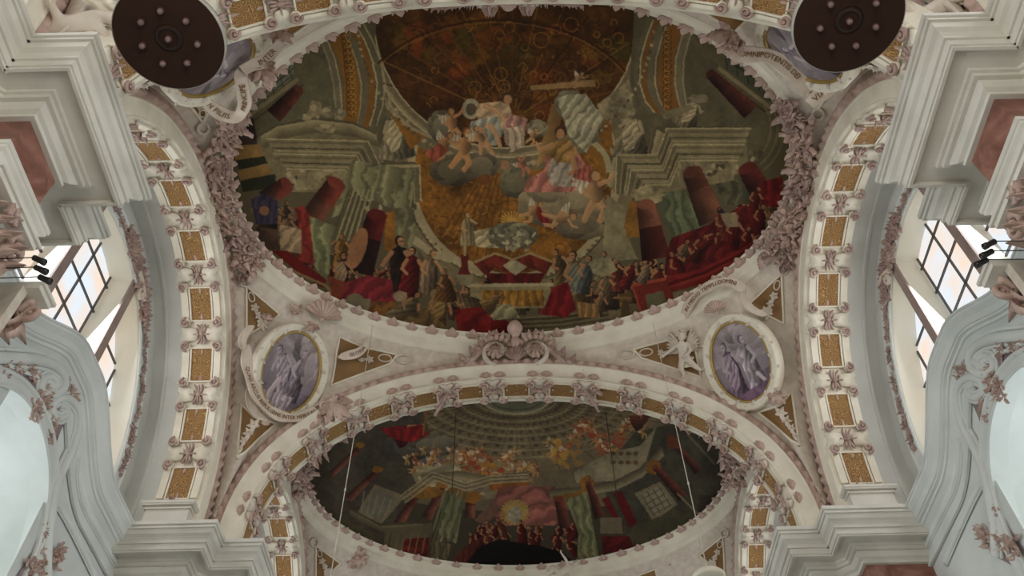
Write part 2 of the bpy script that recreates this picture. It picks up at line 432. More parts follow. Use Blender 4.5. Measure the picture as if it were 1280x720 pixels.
# ---- side walls ------------------------------------------------------------------------------
LW = 3.85                       # lunette opening
def lun(th, k=0.0):
    return ((LW+k)*math.cos(th), 13.2+(4.3+k)*math.sin(th))
def side_cornice_z(dy):
    a = abs(dy)
    if a > 2.7: return 0.0
    return 1.12*smooth(1-max(0, a-.35)/2.35)
wn = 0
for cy in (CY-BAY, CY, CY+BAY):
    arc = L_arc(cy)
    for sx in (-1, 1):
        nm = 'wall_left' if sx < 0 else 'wall_right'; X = sx*XW
        # lunette wall between the opening and the arch
        rows_in = []; rows_out = []
        n = 60; pts_in = [(LW, 11.9)]+[lun(PI*i/n) for i in range(n+1)]+[(-LW, 11.9)]
        mb = MB(); a = []; b = []
        for (y, z) in pts_in:
            a.append(Vector((X, cy+y, z)))
            d = Vector((y, z-12.9)); d = d.normalized() if z > 12 else Vector((math.copysign(1, y), 0))
            L = 7.2; b.append(Vector((X, cy+y+d.x*(L-math.hypot(y, z-12.9)) if z > 12 else cy+math.copysign(5.2, y), z+d.y*2.6 if z > 12 else z)))
        mb.grid([a, b]); solo(nm, mb, GREYW, kind='structure')
        # reveal of the lunette, to the glass
        mb = MB(); mb.grid([[Vector((X, p.y, p.z)) for p in a], [Vector((sx*(XW+.62), p.y, p.z)) for p in a]])
        solo(nm, mb, CREAM, kind='structure', smooth=True)
        # lower wall with chapel arch
        Xl = sx*XS; ac, az, ar = cy-.35, 9.35, 1.95
        top = 12.0
        m = 48; opening = [(ar, -1.6), (ar, 4)]+[(ar*math.cos(PI*i/m), az+ar*math.sin(PI*i/m)) for i in range(m+1)]+[(-ar, 4), (-ar, -1.6)]
        I = []; O = []
        for (y, z) in opening:
            I.append(Vector((Xl, ac+y, z)))
            th = math.atan2(max(z-az, 0), y)
            if z < az: O.append(Vector((Xl, cy+math.copysign(4.9, y), z)))
            else:
                # reach the rectangle edge
                c, s_ = math.cos(th), math.sin(th); yy = 4.9/abs(c) if abs(c) > 1e-6 else 1e9
                Yv = ac+c*min(yy, 30); 
                k = min((4.9)/abs(c) if abs(c) > 1e-6 else 1e9, (top+side_cornice_z(0)-.12-az)/s_ if s_ > 1e-6 else 1e9)
                yq = ac+c*k; zq = az+s_*k
                O.append(Vector((Xl, yq, min(zq, top+side_cornice_z(yq-cy)-.12) if zq > top-.2 else zq)))
        mb = MB().grid([I, O]); solo(nm, mb, COOLW, kind='structure')
        # corner fill pieces of the wall
        for sg in (-1, 1):
            mb = MB(); ys = [cy+sg*(1.2+3.75*k/24) for k in range(25)]
            mb.grid([[Vector((Xl+sx*.01, y, 8.0)) for y in ys], [Vector((Xl+sx*.01, y, top+side_cornice_z(y-cy)-.1)) for y in ys]]); solo(nm, mb, COOLW, kind='structure')
        # chapel barrel behind the opening
        mb = MB().grid([I, [Vector((p.x+sx*6.0, p.y, p.z)) for p in I]]); solo(nm, mb, COOLW, kind='structure', smooth=True)
        # cornice with raised centre
        ys = [cy-5.0+10.0*k/120 for k in range(121)]
        zz = [side_cornice_z(y-cy) for y in ys]; fr = []
        for k, y in enumerate(ys):
            k0, k1 = max(0, k-1), min(120, k+1); sl = (zz[k1]-zz[k0])/(ys[k1]-ys[k0])
            B = Vector((0, -sl, 1)).normalized()
            fr.append((Vector((Xl, y, 12.0+zz[k])), Vector((-sx, 0, 0)), B))
        SP = [(.02, -1.04), (.08, -1.04), (.08, -.97), (.03, -.95), (.03, -.64), (.07, -.54), (.16, -.45), (.20, -.44), (.20, -.38), (.26, -.36), (.26, -.32), (.29, -.31), (.33, -.20), (.40, -.12), (.42, -.10), (.42, -.05), (.45, -.04), (.45, 0), (.0, .02), (-.55, .05)]
        lab = '%s side-wall cornice rising in a curve over the chapel arch of the %s bay' % ('left' if sx < 0 else 'right', {0: 'nearest', 1: 'main', 2: 'farther'}[int(round((cy-CY+BAY)/BAY))])
        tc = thing('curved_cornice', lab, 'cornice', (Xl, cy, 12.0), 'curved cornices of the side walls')
        mb = MB(); sweep(mb, fr, SP); part('moulding', mb, COOLW, tc)

# ---- windows: lunette lights divided by two posts --------------------------------------------------
def mat_glass():
    m = bpy.data.materials.new('daylit_leaded_glass'); m.use_nodes = True; nt = m.node_tree; N = nt.nodes; L = nt.links; N.clear()
    o = N.new('ShaderNodeOutputMaterial'); e = N.new('ShaderNodeEmission'); L.new(e.outputs[0], o.inputs[0])
    tc = N.new('ShaderNodeTexCoord'); n = N.new('ShaderNodeTexNoise'); n.inputs['Scale'].default_value = .7; n.inputs['Detail'].default_value = 4
    L.new(tc.outputs['Object'], n.inputs['Vector']); cr = N.new('ShaderNodeValToRGB'); L.new(n.outputs['Fac'], cr.inputs['Fac'])
    cr.color_ramp.elements[0].position = .42; cr.color_ramp.elements[0].color = (.84, .92, 1.0, 1)
    cr.color_ramp.elements[1].position = .62; cr.color_ramp.elements[1].color = (1.0, .80, .64, 1)
    L.new(cr.outputs[0], e.inputs['Color']); e.inputs['Strength'].default_value = GLASS_E
    return m
GLASS_E = 1.0
GLASS = mat_glass()
for wi, (cy, sx) in enumerate([(CY, -1), (CY, 1), (CY+BAY, -1), (CY+BAY, 1)]):
    Xg = sx*(XW+.60)
    w = tag(bpy.data.objects.new('window_%d' % (wi+1), None), kind='structure'); COL.objects.link(w); w.location = (sx*XW, cy, 12)
    poly = [Vector((Xg, cy+y, z)) for (y, z) in [(LW, 11.9)]+[lun(PI*i/40) for i in range(41)]+[(-LW, 11.9)]]
    mb = MB(); mb.add(poly, [tuple(range(len(poly)))]); part('glazing', mb, GLASS, w)
    for py_ in (-1.22, 1.25):
        zt = 13.2+4.3*math.sqrt(1-(py_/LW)**2)+.05
        mb = MB().box(min(sx*(XW+.02), sx*(XW+.6)), max(sx*(XW+.02), sx*(XW+.6)), cy+py_-.11, cy+py_+.11, 11.9, zt); p = part('window_post', mb, CREAM, w)
        mb = MB().box(min(sx*(XW-.02), sx*(XW+.03)), max(sx*(XW-.02), sx*(XW+.03)), cy+py_-.13, cy+py_+.13, 11.9, zt); part('post_face', mb, BROWN, p)
    mb = MB()
    xb0, xb1 = sorted((Xg-sx*.05, Xg-sx*.005))
    def top_at(y): return 13.2+4.3*math.sqrt(max(0, 1-(y/LW)**2))
    for y in np.arange(-3.7, 3.8, .95):
        mb.box(xb0, xb1, cy+y-.022, cy+y+.022, 11.9, top_at(y))
    for z in np.arange(12.4, 17.5, .92):
        half = LW*math.sqrt(max(0, 1-((z-13.2)/4.3)**2)) if z > 13.2 else LW
        mb.box(xb0, xb1, cy-half, cy+half, z-.022, z+.022)
    part('glazing_bars', mb, LEAD, w)
    # moulded architrave round the opening
    n = 60; fr = []
    for i in range(-4, n+5):
        if i < 0: y, z, d = LW, 13.2+i*.3, Vector((0, 1, 0))
        elif i > n: y, z, d = -LW, 13.2-(i-n)*.3, Vector((0, -1, 0))
        else:
            th = PI*i/n; y, z = lun(th); d = Vector((0, math.cos(th)*4.3, math.sin(th)*LW)).normalized()
        fr.append((Vector((sx*XW, cy+y, z)), Vector((-sx, 0, 0)), d))
    mb = MB(); sweep(mb, fr, [(-.02, 0), (.03, 0), (.05, .03), (.05, .09), (.02, .12), (.02, .36), (.05, .38), (.07, .42), (.05, .47), (.01, .5)])
    part('window_surround', mb, COOLW, w)
# tall chapel windows (out of sight, they light the nave)
k = 5
for cy in (CY-BAY, CY, CY+BAY):
    for sx in (-1, 1):
        w = tag(bpy.data.objects.new('window_%d' % k, None), kind='structure'); COL.objects.link(w); w.location = (sx*(XS+6), cy, 2); k += 1
        mb = MB(); X = sx*(XS+5.95)
        mb.add([(X, cy-.35-1.95, -1.6), (X, cy-.35+1.95, -1.6), (X, cy-.35+1.95, 11.4), (X, cy-.35-1.95, 11.4)], [(0, 1, 2, 3)]); part('window_wall', mb, COOLW, w)
        mb = MB(); X = sx*(XS+5.9)
        mb.add([(X, cy-.35-1.3, 1), (X, cy-.35+1.3, 1), (X, cy-.35+1.3, 7.5), (X, cy-.35-1.3, 7.5)], [(0, 1, 2, 3)]); part('glazing', mb, GLASS, w)
mb = MB().add([(-12.4, -6, -1.6), (12.4, -6, -1.6), (12.4, 34, -1.6), (-12.4, 34, -1.6)], [(0, 1, 2, 3)]); solo('floor', mb, FLOOR, kind='structure')

# ------------------------------------------------------------------ light
wd = bpy.data.worlds.new('world'); SC.world = wd; wd.use_nodes = True
wd.node_tree.nodes['Background'].inputs[0].default_value = (.86, .93, 1.0, 1); wd.node_tree.nodes['Background'].inputs[1].default_value = WORLD_E if 'WORLD_E' in globals() else .07
def area(name, loc, direction, sx_, sy_, power, col):
    l = bpy.data.lights.new(name, 'AREA'); l.shape = 'RECTANGLE'; l.size = sx_; l.size_y = sy_; l.energy = power; l.color = col
    o = bpy.data.objects.new(name, l); COL.objects.link(o); o.location = loc; o.rotation_euler = Vector(direction).to_track_quat('-Z', 'Y').to_euler(); return o
for cy in (CY-BAY, CY, CY+BAY):
    for sx in (-1, 1):
        area('chapel_window_light', (sx*(XS+5.6), cy-.35, 4.3), (-sx, 0, .3), 2.4, 6.5, 760, (.86, .94, 1.0))
        area('clerestory_window_light', (sx*(XW+.45), cy, 14.8), (-sx, 0, -.25), 4.5, 3.2, 300, (.92, .96, 1.0))
area('west_fill_light', (0, -6, 7), (0, 1, .35), 5, 7, 820, (1, .93, .82))  # added warm fill from behind the camera, no west window is modelled
SC.view_settings.view_transform = 'Standard'; SC.view_settings.look = 'None'; SC.view_settings.gamma = 1; SC.view_settings.use_curve_mapping = False
SC.view_settings.exposure = 0.0
# ------------------------------------------------------------------ painter for the frescoes (raster in memory, baked to colour attributes)
class Paint:
    def __init__(s, x0, y0, x1, y1, k, base, seed=1):
        s.x0, s.y0, s.k = x0, y0, k; s.W = int((x1-x0)*k); s.H = int((y1-y0)*k)
        s.im = np.zeros((s.H, s.W, 3)); s.im[:] = np.array(base, float); s.r = np.random.RandomState(seed); s.rand = random.Random(seed)
        s.view(0, 0, 1)
        yy, xx = np.mgrid[0:s.H, 0:s.W]; s.gx = xx/k+x0; s.gy = yy/k+y0
        def noise(cell):
            h, w = int(s.H/cell)+3, int(s.W/cell)+3; g = s.r.rand(h, w)
            v = np.arange(s.H)/cell; u = np.arange(s.W)/cell; i = v.astype(int); j = u.astype(int); fy = (v-i)[:, None]; fx = (u-j)[None, :]
            fy = fy*fy*(3-2*fy); fx = fx*fx*(3-2*fx)
            a = g[i][:, j]; b = g[i][:, j+1]; c = g[i+1][:, j]; d = g[i+1][:, j+1]
            return (a*(1-fx)+b*fx)*(1-fy)+(c*(1-fx)+d*fx)*fy-.5
        s.n1 = noise(40)+.5*noise(20); s.n2 = noise(9)+.6*noise(5); s.n3 = noise(3)
    def view(s, cx, cy, sc): s.v = (cx, cy, sc)
    def P(s, p): return (p[0]/s.v[2]+s.v[0], p[1]/s.v[2]+s.v[1])
    def mask(s, pts):
        q = np.array([((a-s.x0)*s.k, (b-s.y0)*s.k) for a, b in pts])
        j0 = max(0, int(q[:, 0].min())-1); j1 = min(s.W, int(q[:, 0].max())+2); i0 = max(0, int(q[:, 1].min())-1); i1 = min(s.H, int(q[:, 1].max())+2)
        if j1 <= j0 or i1 <= i0: return None
        yy, xx = np.mgrid[i0:i1, j0:j1]; xx = xx+.5; yy = yy+.5; m = np.zeros(xx.shape, bool); n = len(q)
        for a in range(n):
            (xa, ya), (xb, yb) = q[a], q[(a+1) % n]
            if ya == yb: continue
            c = ((ya > yy) != (yb > yy)) & (xx < (xb-xa)*(yy-ya)/(yb-ya)+xa); m ^= c
        return (slice(i0, i1), slice(j0, j1)), m
    def fill(s, pts, col, amp=.12, fold=0, fa=0.0, grad=None, raw=False):
        """pts in view coordinates; fold = period of painted folds (px), fa their angle; grad=(col2, angle) across the shape"""
        if not raw: pts = [s.P(p) for p in pts]
        r = s.mask(pts)
        if r is None: return
        sl, m = r; c = np.array(col, float)[None, None, :]*np.ones(m.shape+(1,))
        X, Y = s.gx[sl], s.gy[sl]
        if grad:
            a = grad[1]; t = X*math.cos(a)+Y*math.sin(a); tm = t[m]
            if tm.size:
                t = (t-tm.min())/max(1e-6, tm.max()-tm.min()); g = (3*t*t-2*t*t*t)[..., None]; c = c*(1-g)+np.array(grad[0], float)*g
        f = 1+amp*1.5*s.n1[sl]+amp*.9*s.n2[sl]+amp*.3*s.n3[sl]
        if fold:
            t = (X*math.cos(fa)+Y*math.sin(fa))*2*PI/fold*.9+5*s.n1[sl]+.9*s.n2[sl]; f = f*(1+.17*np.sin(t)+.07*np.sin(2.3*t))
        s.im[sl][m] = (c*f[..., None])[m]
    def line(s, pts, w, col, amp=.08):
        pts = [s.P(p) for p in pts]
        for (a, b) in zip(pts[:-1], pts[1:]):
            dx, dy = b[0]-a[0], b[1]-a[1]; l = math.hypot(dx, dy)
            if l < 1e-6: continue
            nx, ny = -dy/l*w/2, dx/l*w/2; ex, ey = dx/l*w*.25, dy/l*w*.25
            s.fill([(a[0]+nx-ex, a[1]+ny-ey), (b[0]+nx+ex, b[1]+ny+ey), (b[0]-nx+ex, b[1]-ny+ey), (a[0]-nx-ex, a[1]-ny-ey)], col, amp, raw=True)
    def ell(s, c, rx, ry, col, rot=0, amp=.12, n=26, wob=0, **k):
        pts = []
        for i in range(n):
            a = 2*PI*i/n; q = 1+wob*(s.rand.random()-.5); x, y = rx*math.cos(a)*q, ry*math.sin(a)*q
            pts.append((c[0]+x*math.cos(rot)-y*math.sin(rot), c[1]+x*math.sin(rot)+y*math.cos(rot)))
        s.fill(pts, col, amp, **k)
    def arc(s, c, r, a0, a1, w, col, ry=None, n=40):
        ry = ry or r; s.line([(c[0]+r*math.cos(a0+(a1-a0)*i/n), c[1]+ry*math.sin(a0+(a1-a0)*i/n)) for i in range(n+1)], w, col)
    def limb(s, pts, w0, w1, col):
        n = len(pts)
        for i in range(n-1):
            m = 8
            for j in range(m):
                t = (i+j/m)/(n-1); x = pts[i][0]+(pts[i+1][0]-pts[i][0])*j/m; y = pts[i][1]+(pts[i+1][1]-pts[i][1])*j/m; w = w0+(w1-w0)*t
                s.ell((x, y), w, w, col, n=10, amp=.05)
        s.line([(p[0]-w0*.35, p[1]-w0*.35) for p in pts], w0*.5/s.v[2], [min(255, v*1.1) for v in col])
    def figure(s, x, y, h, lean=0.0, cloth=(110, 30, 25), skin=(150, 105, 70), hair=(50, 32, 18), seated=False, arm=1, cloth2=None):
        """generic robed figure: h in view units"""
        ca, sa = math.cos(lean), math.sin(lean)
        def T(a, b): a *= h; b *= h; return (x+a*ca-b*sa, y+a*sa+b*ca)
        w = .34 if seated else .2
        dk = [v*.45 for v in cloth]
        s.fill([T(-.13, -.30), T(.0, -.36), T(.13, -.30), T(.19, -.05), T(w, .25), T(w*1.1, .48), T(0, .54), T(-w*1.1, .48), T(-w*.9, .2), T(-.18, -.05)], cloth, .2, fold=h*.11/s.v[2], fa=lean+s.rand.random()*.8, grad=(dk, lean))
        if cloth2: s.fill([T(-.12, -.25), T(.05, -.3), T(.16, .02), T(.06, .3), T(-.1, .38), T(-.2, .1)], cloth2, .15, fold=h*.09/s.v[2], fa=lean+.7)
        s.limb([T(.12*arm, -.26), T(.25*arm, -.12), T(.30*arm, -.28+.3*s.rand.random())], h*.045, h*.028, skin)
        s.limb([T(-.12*arm, -.24), T(-.2*arm, -.04), T(-.05*arm, .06)], h*.045, h*.028, skin)
        hx = .03*s.rand.choice((-1, 1)); s.ell(T(hx, -.44), h*.078, h*.095, hair, rot=lean, n=14, amp=.05); s.ell(T(hx*1.8, -.425), h*.06, h*.078, skin, rot=lean, n=14, amp=.05)
        s.ell(T(hx*2.2-.01, -.45), h*.03, h*.035, [min(255, v*1.2) for v in skin], rot=lean, n=10, amp=.05)
        s.line([T(hx*2-.03, -.435), T(hx*2+.04, -.435)], .9*h*.016/s.v[2]*1.2, hair)
    def putto(s, x, y, h, lean=0.0, skin=(150, 112, 76)):
        ca, sa = math.cos(lean), math.sin(lean)
        def T(a, b): a *= h; b *= h; return (x+a*ca-b*sa, y+a*sa+b*ca)
        s.fill([T(-.05, -.2), T(-.4, -.35), T(-.3, -.05), T(-.05, 0)], (150, 140, 125), .15, fold=h*.08/s.v[2])
        s.limb([T(0, .1), T(.12, .3), T(.02, .5)], h*.085, h*.045, skin); s.limb([T(-.04, .1), T(-.16, .28), T(-.26, .46)], h*.085, h*.045, skin)
        s.ell(T(0, -.05), h*.13, h*.21, skin, rot=lean, n=16, amp=.06, grad=([v*.6 for v in skin], lean))
        s.limb([T(.08, -.18), T(.25, -.22), T(.36, -.36)], h*.05, h*.03, skin); s.limb([T(-.08, -.16), T(-.2, -.04), T(-.1, .05)], h*.05, h*.03, skin)
        s.ell(T(.01, -.34), h*.105, h*.11, (95, 62, 30), n=14); s.ell(T(.03, -.325), h*.08, h*.09, skin, n=14, amp=.05)
    def cloud(s, x, y, rx, ry, col, n=9, rot=0):
        for i in range(n):
            a = 2*PI*i/n; px, py = rx*.62*math.cos(a), ry*.62*math.sin(a)
            q = .72+.4*s.rand.random(); c = [v*q for v in col]
            s.ell((x+px*math.cos(rot)-py*math.sin(rot), y+px*math.sin(rot)+py*math.cos(rot)), rx*.48, ry*.5, c, rot=rot, amp=.1, n=20, grad=([v*.7 for v in c], PI/2))
        s.ell((x, y), rx*.7, ry*.7, col, rot=rot, amp=.1, grad=([v*.8 for v in col], PI/2))
    def soften(s, n=1):
        for _ in range(n):
            a = s.im; b = a.copy(); b[1:-1, 1:-1] = (a[1:-1, 1:-1]*4+a[:-2, 1:-1]+a[2:, 1:-1]+a[1:-1, :-2]+a[1:-1, 2:])/8; s.im = b
    def warp(s, a1=2.4, a2=1.0):
        # uneven hand of the painter: edges wander a little
        dx = (s.n2*a1*2+np.roll(s.n3, 7, 0)*a2*2)*s.k; dy = (np.roll(s.n2, 91, 1)*a1*2+np.roll(s.n3, 13, 1)*a2*2)*s.k
        yy, xx = np.mgrid[0:s.H, 0:s.W]; u = np.clip(xx+dx, 0, s.W-1).astype(int); v = np.clip(yy+dy, 0, s.H-1).astype(int); s.im = s.im[v, u]
    def dabs(s, n, L=(3, 9), w=(.8, 2.2), var=.28):
        s.view(0, 0, 1); src = s.im.copy()
        for _ in range(n):
            x = s.rand.uniform(s.x0+4, s.x0+s.W/s.k-4); y = s.rand.uniform(s.y0+4, s.y0+s.H/s.k-4); c = src[min(s.H-1, int((y-s.y0)*s.k)), min(s.W-1, int((x-s.x0)*s.k))]
            q = 1+s.rand.uniform(-var, var); a = s.rand.uniform(0, PI); l = s.rand.uniform(*L)/2; b = s.rand.uniform(*w)/2; ca, sa = math.cos(a), math.sin(a); k = s.rand.uniform(-.35, .35)*l
            s.fill([(x-ca*l, y-sa*l), (x-sa*(b+k), y+ca*(b+k)), (x+ca*l, y+sa*l), (x-sa*(k-b), y+ca*(k-b))], c*q, .05, raw=True)
    def grade(s, sat=.8, tint=(1.0, .95, .86), mul=1.0):
        g = s.im.mean(-1, keepdims=True); s.im = np.clip((g+(s.im-g)*sat)*np.array(tint)*mul, 0, 255)
    def linear(s, gain):
        c = np.clip(s.im, 0, 255)/255.0; l = np.where(c <= .04045, c/12.92, ((c+.055)/1.055)**2.4)*gain
        return np.clip(l, 0, .92)
    def sample(s, img, px, py):
        u = np.clip((px-s.x0)*s.k-.5, 0, s.W-1.001); v = np.clip((py-s.y0)*s.k-.5, 0, s.H-1.001); j = u.astype(int); i = v.astype(int); fu = (u-j)[:, None]; fv = (v-i)[:, None]
        return (img[i, j]*(1-fu)+img[i, j+1]*fu)*(1-fv)+(img[i+1, j]*(1-fu)+img[i+1, j+1]*fu)*fv

STONE = (104, 96, 72); STONEL = (140, 130, 102); STONED = (62, 56, 40); GRN = (84, 92, 68)
def stepped(P, pts, n, d, c1, c2):
    """a painted moulded cornice: parallel bands shifted by d"""
    for i in range(n):
        c = [a+(b-a)*((i*5) % n)/n for a, b in zip(c1, c2)]
        P.line([(p[0]+d[0]*i, p[1]+d[1]*i) for p in pts], 1.35*math.hypot(*d)/P.v[2], c)
def nest(P, outer, inner, n, cols, w=1.0):
    for i in range(n):
        t = i/(n-1); pts = [(a[0]+(b[0]-a[0])*t, a[1]+(b[1]-a[1])*t) for a, b in zip(outer, inner)]; P.line(pts, w, cols[i % len(cols)])
def pcolumn(P, a, b, w0, w1, c1, c2, cut=.45):
    dx, dy = b[0]-a[0], b[1]-a[1]; l = math.hypot(dx, dy); nx, ny = -dy/l, dx/l; ang = math.atan2(ny, nx)
    m = (a[0]+dx*cut, a[1]+dy*cut); wm = w0+(w1-w0)*cut
    P.fill([(a[0]+nx*w0, a[1]+ny*w0), (m[0]+nx*wm, m[1]+ny*wm), (m[0]-nx*wm, m[1]-ny*wm), (a[0]-nx*w0, a[1]-ny*w0)], c1, .15, grad=([v*.45 for v in c1], ang))
    P.fill([(m[0]+nx*wm, m[1]+ny*wm), (b[0]+nx*w1, b[1]+ny*w1), (b[0]-nx*w1, b[1]-ny*w1), (m[0]-nx*wm, m[1]-ny*wm)], c2, .15, grad=([v*.4 for v in c2], ang))
    P.ell(a, w0, w0*.55, [v*.9 for v in c1], rot=ang)

def paint_large():
    P = Paint(270, -30, 1010, 440, 2.4, (74, 68, 50), 3)
    P.view(0, 0, 1)
    # --- lower ochre opening
    P.ell((642, 222), 150, 150, (96, 88, 66), n=60); P.ell((642, 218), 134, 134, (134, 122, 92), n=60); P.ell((642, 216), 124, 128, (104, 66, 16), n=60, amp=.35)
    for i in range(120):
        x = P.rand.uniform(525, 765); y = P.rand.uniform(150, 335)
        if (x-642)**2+(y-216)**2 < 118**2: P.arc((x, y), P.rand.uniform(3, 8), P.rand.uniform(0, 6), P.rand.uniform(6, 9), 1.2, P.rand.choice(((132, 90, 26), (84, 48, 10))), n=8)
    for i in range(9): P.line([(640, 150), (535+i*12, 320)], 1.6, (84, 50, 12))
    P.arc((642, 216), 128, R(20), R(160), 5, (128, 120, 96), n=50); P.arc((642, 216), 137, R(25), R(155), 1.6, (62, 54, 36), n=50)
    # --- ochre vault opening at the top
    P.view(0, 0, 1)
    P.ell((632, 20), 196, 196, (92, 84, 62), n=60); P.ell((632, 20), 178, 178, (120, 110, 84), n=60); P.ell((632, 20), 172, 172, (96, 88, 66), n=60); P.ell((632, 20), 164, 164, (66, 38, 10), n=60, amp=.3)
    for i in range(46):
        a = P.rand.uniform(.1, PI-.1) if i % 3 else P.rand.uniform(PI*.9, PI*1.9); r = P.rand.uniform(30, 150); x = 632+r*math.cos(a); y = 20+abs(r*math.sin(a))
        if (x-632)**2+(y-20)**2 > 152**2: continue
        P.ell((x, y), P.rand.uniform(8, 22), P.rand.uniform(6, 14), [v*P.rand.uniform(.8, 1.3) for v in (76, 45, 11)], amp=.3, wob=.5)
    for i in range(15):
        a = R(200+i*10); P.line([(640+20*math.cos(a), 150+15*math.sin(a)), (640+190*math.cos(a), 150+150*math.sin(a))], P.rand.choice((1.2, 2)), P.rand.choice(((104, 68, 24), (48, 24, 6), (92, 54, 16))))
    for i in range(70):
        x = P.rand.uniform(600, 780); y = P.rand.uniform(30, 190)
        if (x-632)**2+(y-20)**2 < 150**2: P.arc((x, y), P.rand.uniform(3, 9), P.rand.uniform(0, 6), P.rand.uniform(6, 9), 1.2, P.rand.choice(((118, 78, 26), (50, 26, 6))), n=8)
    P.ell((632, 20), 1, 1, (60, 40, 10))
    for rr in (165, 176): P.arc((632, 20), rr, R(-10), R(190), 1.6, (150, 140, 110), n=80)
    # stuccoed band of the painted rim
    for a in np.arange(8, 175, 5.5): P.ell((632+186*math.cos(R(a)), 20+186*math.sin(R(a))), 4.5, 3.5, (118, 106, 84), amp=.3, wob=.4)
    # --- left half
    P.view(280, 0, 3)
    P.fill([(60, 200), (250, 130), (420, 60), (575, 30), (560, 220), (610, 400), (560, 560), (60, 620)], (80, 78, 58), .12)
    for off, w, c in ((0, 20, (118, 78, 22)), (-14.5, 2, (140, 130, 104)), (-19, 7, (92, 88, 70)), (-23, 2, (120, 112, 90)), (12, 2, (136, 128, 100)), (17, 8, (90, 84, 66)), (26, 8, (112, 74, 24)), (32, 2, (146, 138, 110)), (37, 5, (84, 80, 62)), (42, 1.6, (140, 132, 106))):
        P.line([(410+off*3-30, 60), (430+off*3, 150), (458+off*3, 220), (478+off*3, 310), (480+off*2.7, 400), (470+off*2.4, 470)], w, c)
    for y in range(110, 420, 22): P.arc((452+24*math.sin((y-110)/200), y), 16, 0, 5, 1.2, (70, 42, 10), n=10); P.arc((462+24*math.sin((y-110)/200), y+9), 9, 2, 7, 1, (160, 116, 44), n=8)
    P.fill([(95, 330), (235, 190), (258, 215), (262, 285), (95, 425)], (92, 98, 88), .1)
    for i in range(5): P.line([(100+i*32, 320-i*28), (120+i*34, 415-i*30)], 1.2, (44, 46, 40))
    for i in range(4): P.line([(95, 345+i*25), (258, 205+i*25)], 1.2, (44, 46, 40))
    P.line([(85, 440), (275, 298)], 5, (112, 104, 80)); P.line([(98, 462), (295, 318)], 3, (70, 60, 44))
    pcolumn(P, (280, 335), (185, 435), 22, 34, (96, 44, 30), (74, 34, 26), .5)
    P.fill([(120, 520), (190, 470), (330, 440), (470, 455), (565, 492), (600, 610), (715, 612), (722, 720), (180, 720)], (98, 92, 68), .12)
    stepped(P, [(140, 505), (200, 470), (340, 445), (480, 462), (565, 500)], 6, (2, 9), (70, 64, 46), (138, 130, 100))
    stepped(P, [(180, 545), (545, 545), (590, 640)], 7, (2, 8), (66, 60, 42), (134, 126, 96))
    P.fill([(215, 600), (460, 600), (520, 700), (220, 715)], (108, 100, 76), .2)
    stepped(P, [(560, 615), (712, 612), (722, 700)], 7, (1, 9), (70, 64, 46), (140, 132, 102))
    for x, y, rx, ry in ((340, 410, 26, 34), (390, 420, 34, 20), (440, 425, 20, 22), (310, 440, 16, 14), (385, 480, 40, 20), (300, 650, 18, 26), (400, 650, 40, 30), (250, 660, 30, 20)): P.ell((x, y), rx, ry, (110, 102, 80), wob=.4, amp=.3); P.ell((x-6, y-8), rx*.5, ry*.4, (140, 130, 104), wob=.4)
    P.figure(640, 500, 190, -.1, (112, 104, 84), (124, 114, 92), (92, 84, 64), True, 1, (132, 124, 100))
    P.limb([(640, 430), (620, 390), (622, 350)], 9, 6, (124, 114, 92))
    P.fill([(620, 420), (690, 470), (765, 500), (700, 560)], (118, 76, 20), .2); P.line([(610, 400), (700, 480), (790, 520)], 4, (124, 116, 92))
    P.fill([(25, 545), (130, 540), (150, 585), (45, 600)], (120, 92, 46)); P.fill([(45, 600), (150, 585), (165, 615), (55, 635)], (34, 36, 22)); P.fill([(50, 640), (160, 612), (185, 650), (60, 675)], (120, 92, 46)); P.fill([(60, 678), (190, 652), (200, 700), (70, 720)], (34, 38, 24))
    P.fill([(20, 450), (110, 445), (125, 540), (22, 545)], (52, 38, 34), .3); P.ell((70, 495), 26, 24, (52, 46, 60), wob=.3)
    # --- right half
    P.view(640, 0, 3)
    P.fill([(460, 30), (700, 80), (860, 130), (1050, 350), (1060, 560), (880, 640), (540, 640), (470, 420), (440, 300)], (76, 72, 54), .12)
    for off, w, c in ((0, 19, (112, 72, 22)), (-13, 2, (138, 130, 102)), (-19, 8, (90, 84, 66)), (-27, 6, (108, 70, 24)), (-32, 2, (144, 136, 108)), (-37, 5, (84, 80, 62)), (12, 2, (136, 128, 100)), (17, 7, (96, 90, 72)), (22, 2, (130, 122, 96))):
        P.line([(625+off*3, 75), (600+off*3, 140), (578+off*3, 220), (574+off*3, 310), (590+off*2.8, 380), (610+off*2.4, 420)], w, c)
    for y in range(110, 400, 22): P.arc((582, y), 16, 0, 5, 1.2, (66, 40, 10), n=10); P.arc((578, y+9), 9, 2, 7, 1, (150, 108, 40), n=8)
    P.fill([(795, 195), (860, 240), (1000, 330), (1030, 420), (960, 400), (800, 250)], (66, 70, 56), .12)
    for i in range(6): P.line([(800+i*40, 200+i*30), (806+i*40, 260+i*26)], 1.2, (28, 30, 22))
    P.line([(830, 240), (1000, 360)], 1.2, (28, 30, 22)); P.line([(775, 255), (965, 400)], 5, (112, 104, 78)); P.line([(765, 275), (950, 420)], 2, (52, 46, 30))
    pcolumn(P, (742, 275), (895, 420), 20, 34, (70, 32, 24), (88, 38, 30), .4)
    for r in (150, 175, 200): P.arc((820, 480), r, -.6, .9, 2, (100, 92, 70), n=20)
    P.fill([(535, 480), (870, 470), (890, 640), (600, 720), (380, 720), (370, 600), (500, 590)], (98, 92, 68), .12)
    stepped(P, [(540, 480), (880, 478)], 5, (2, 9), (70, 64, 46), (140, 132, 100)); stepped(P, [(540, 485), (515, 590), (375, 590), (355, 690)], 6, (8, 6), (70, 64, 46), (138, 130, 100))
    stepped(P, [(600, 560), (600, 540), (850, 535)], 6, (3, 9), (62, 56, 40), (130, 122, 94))
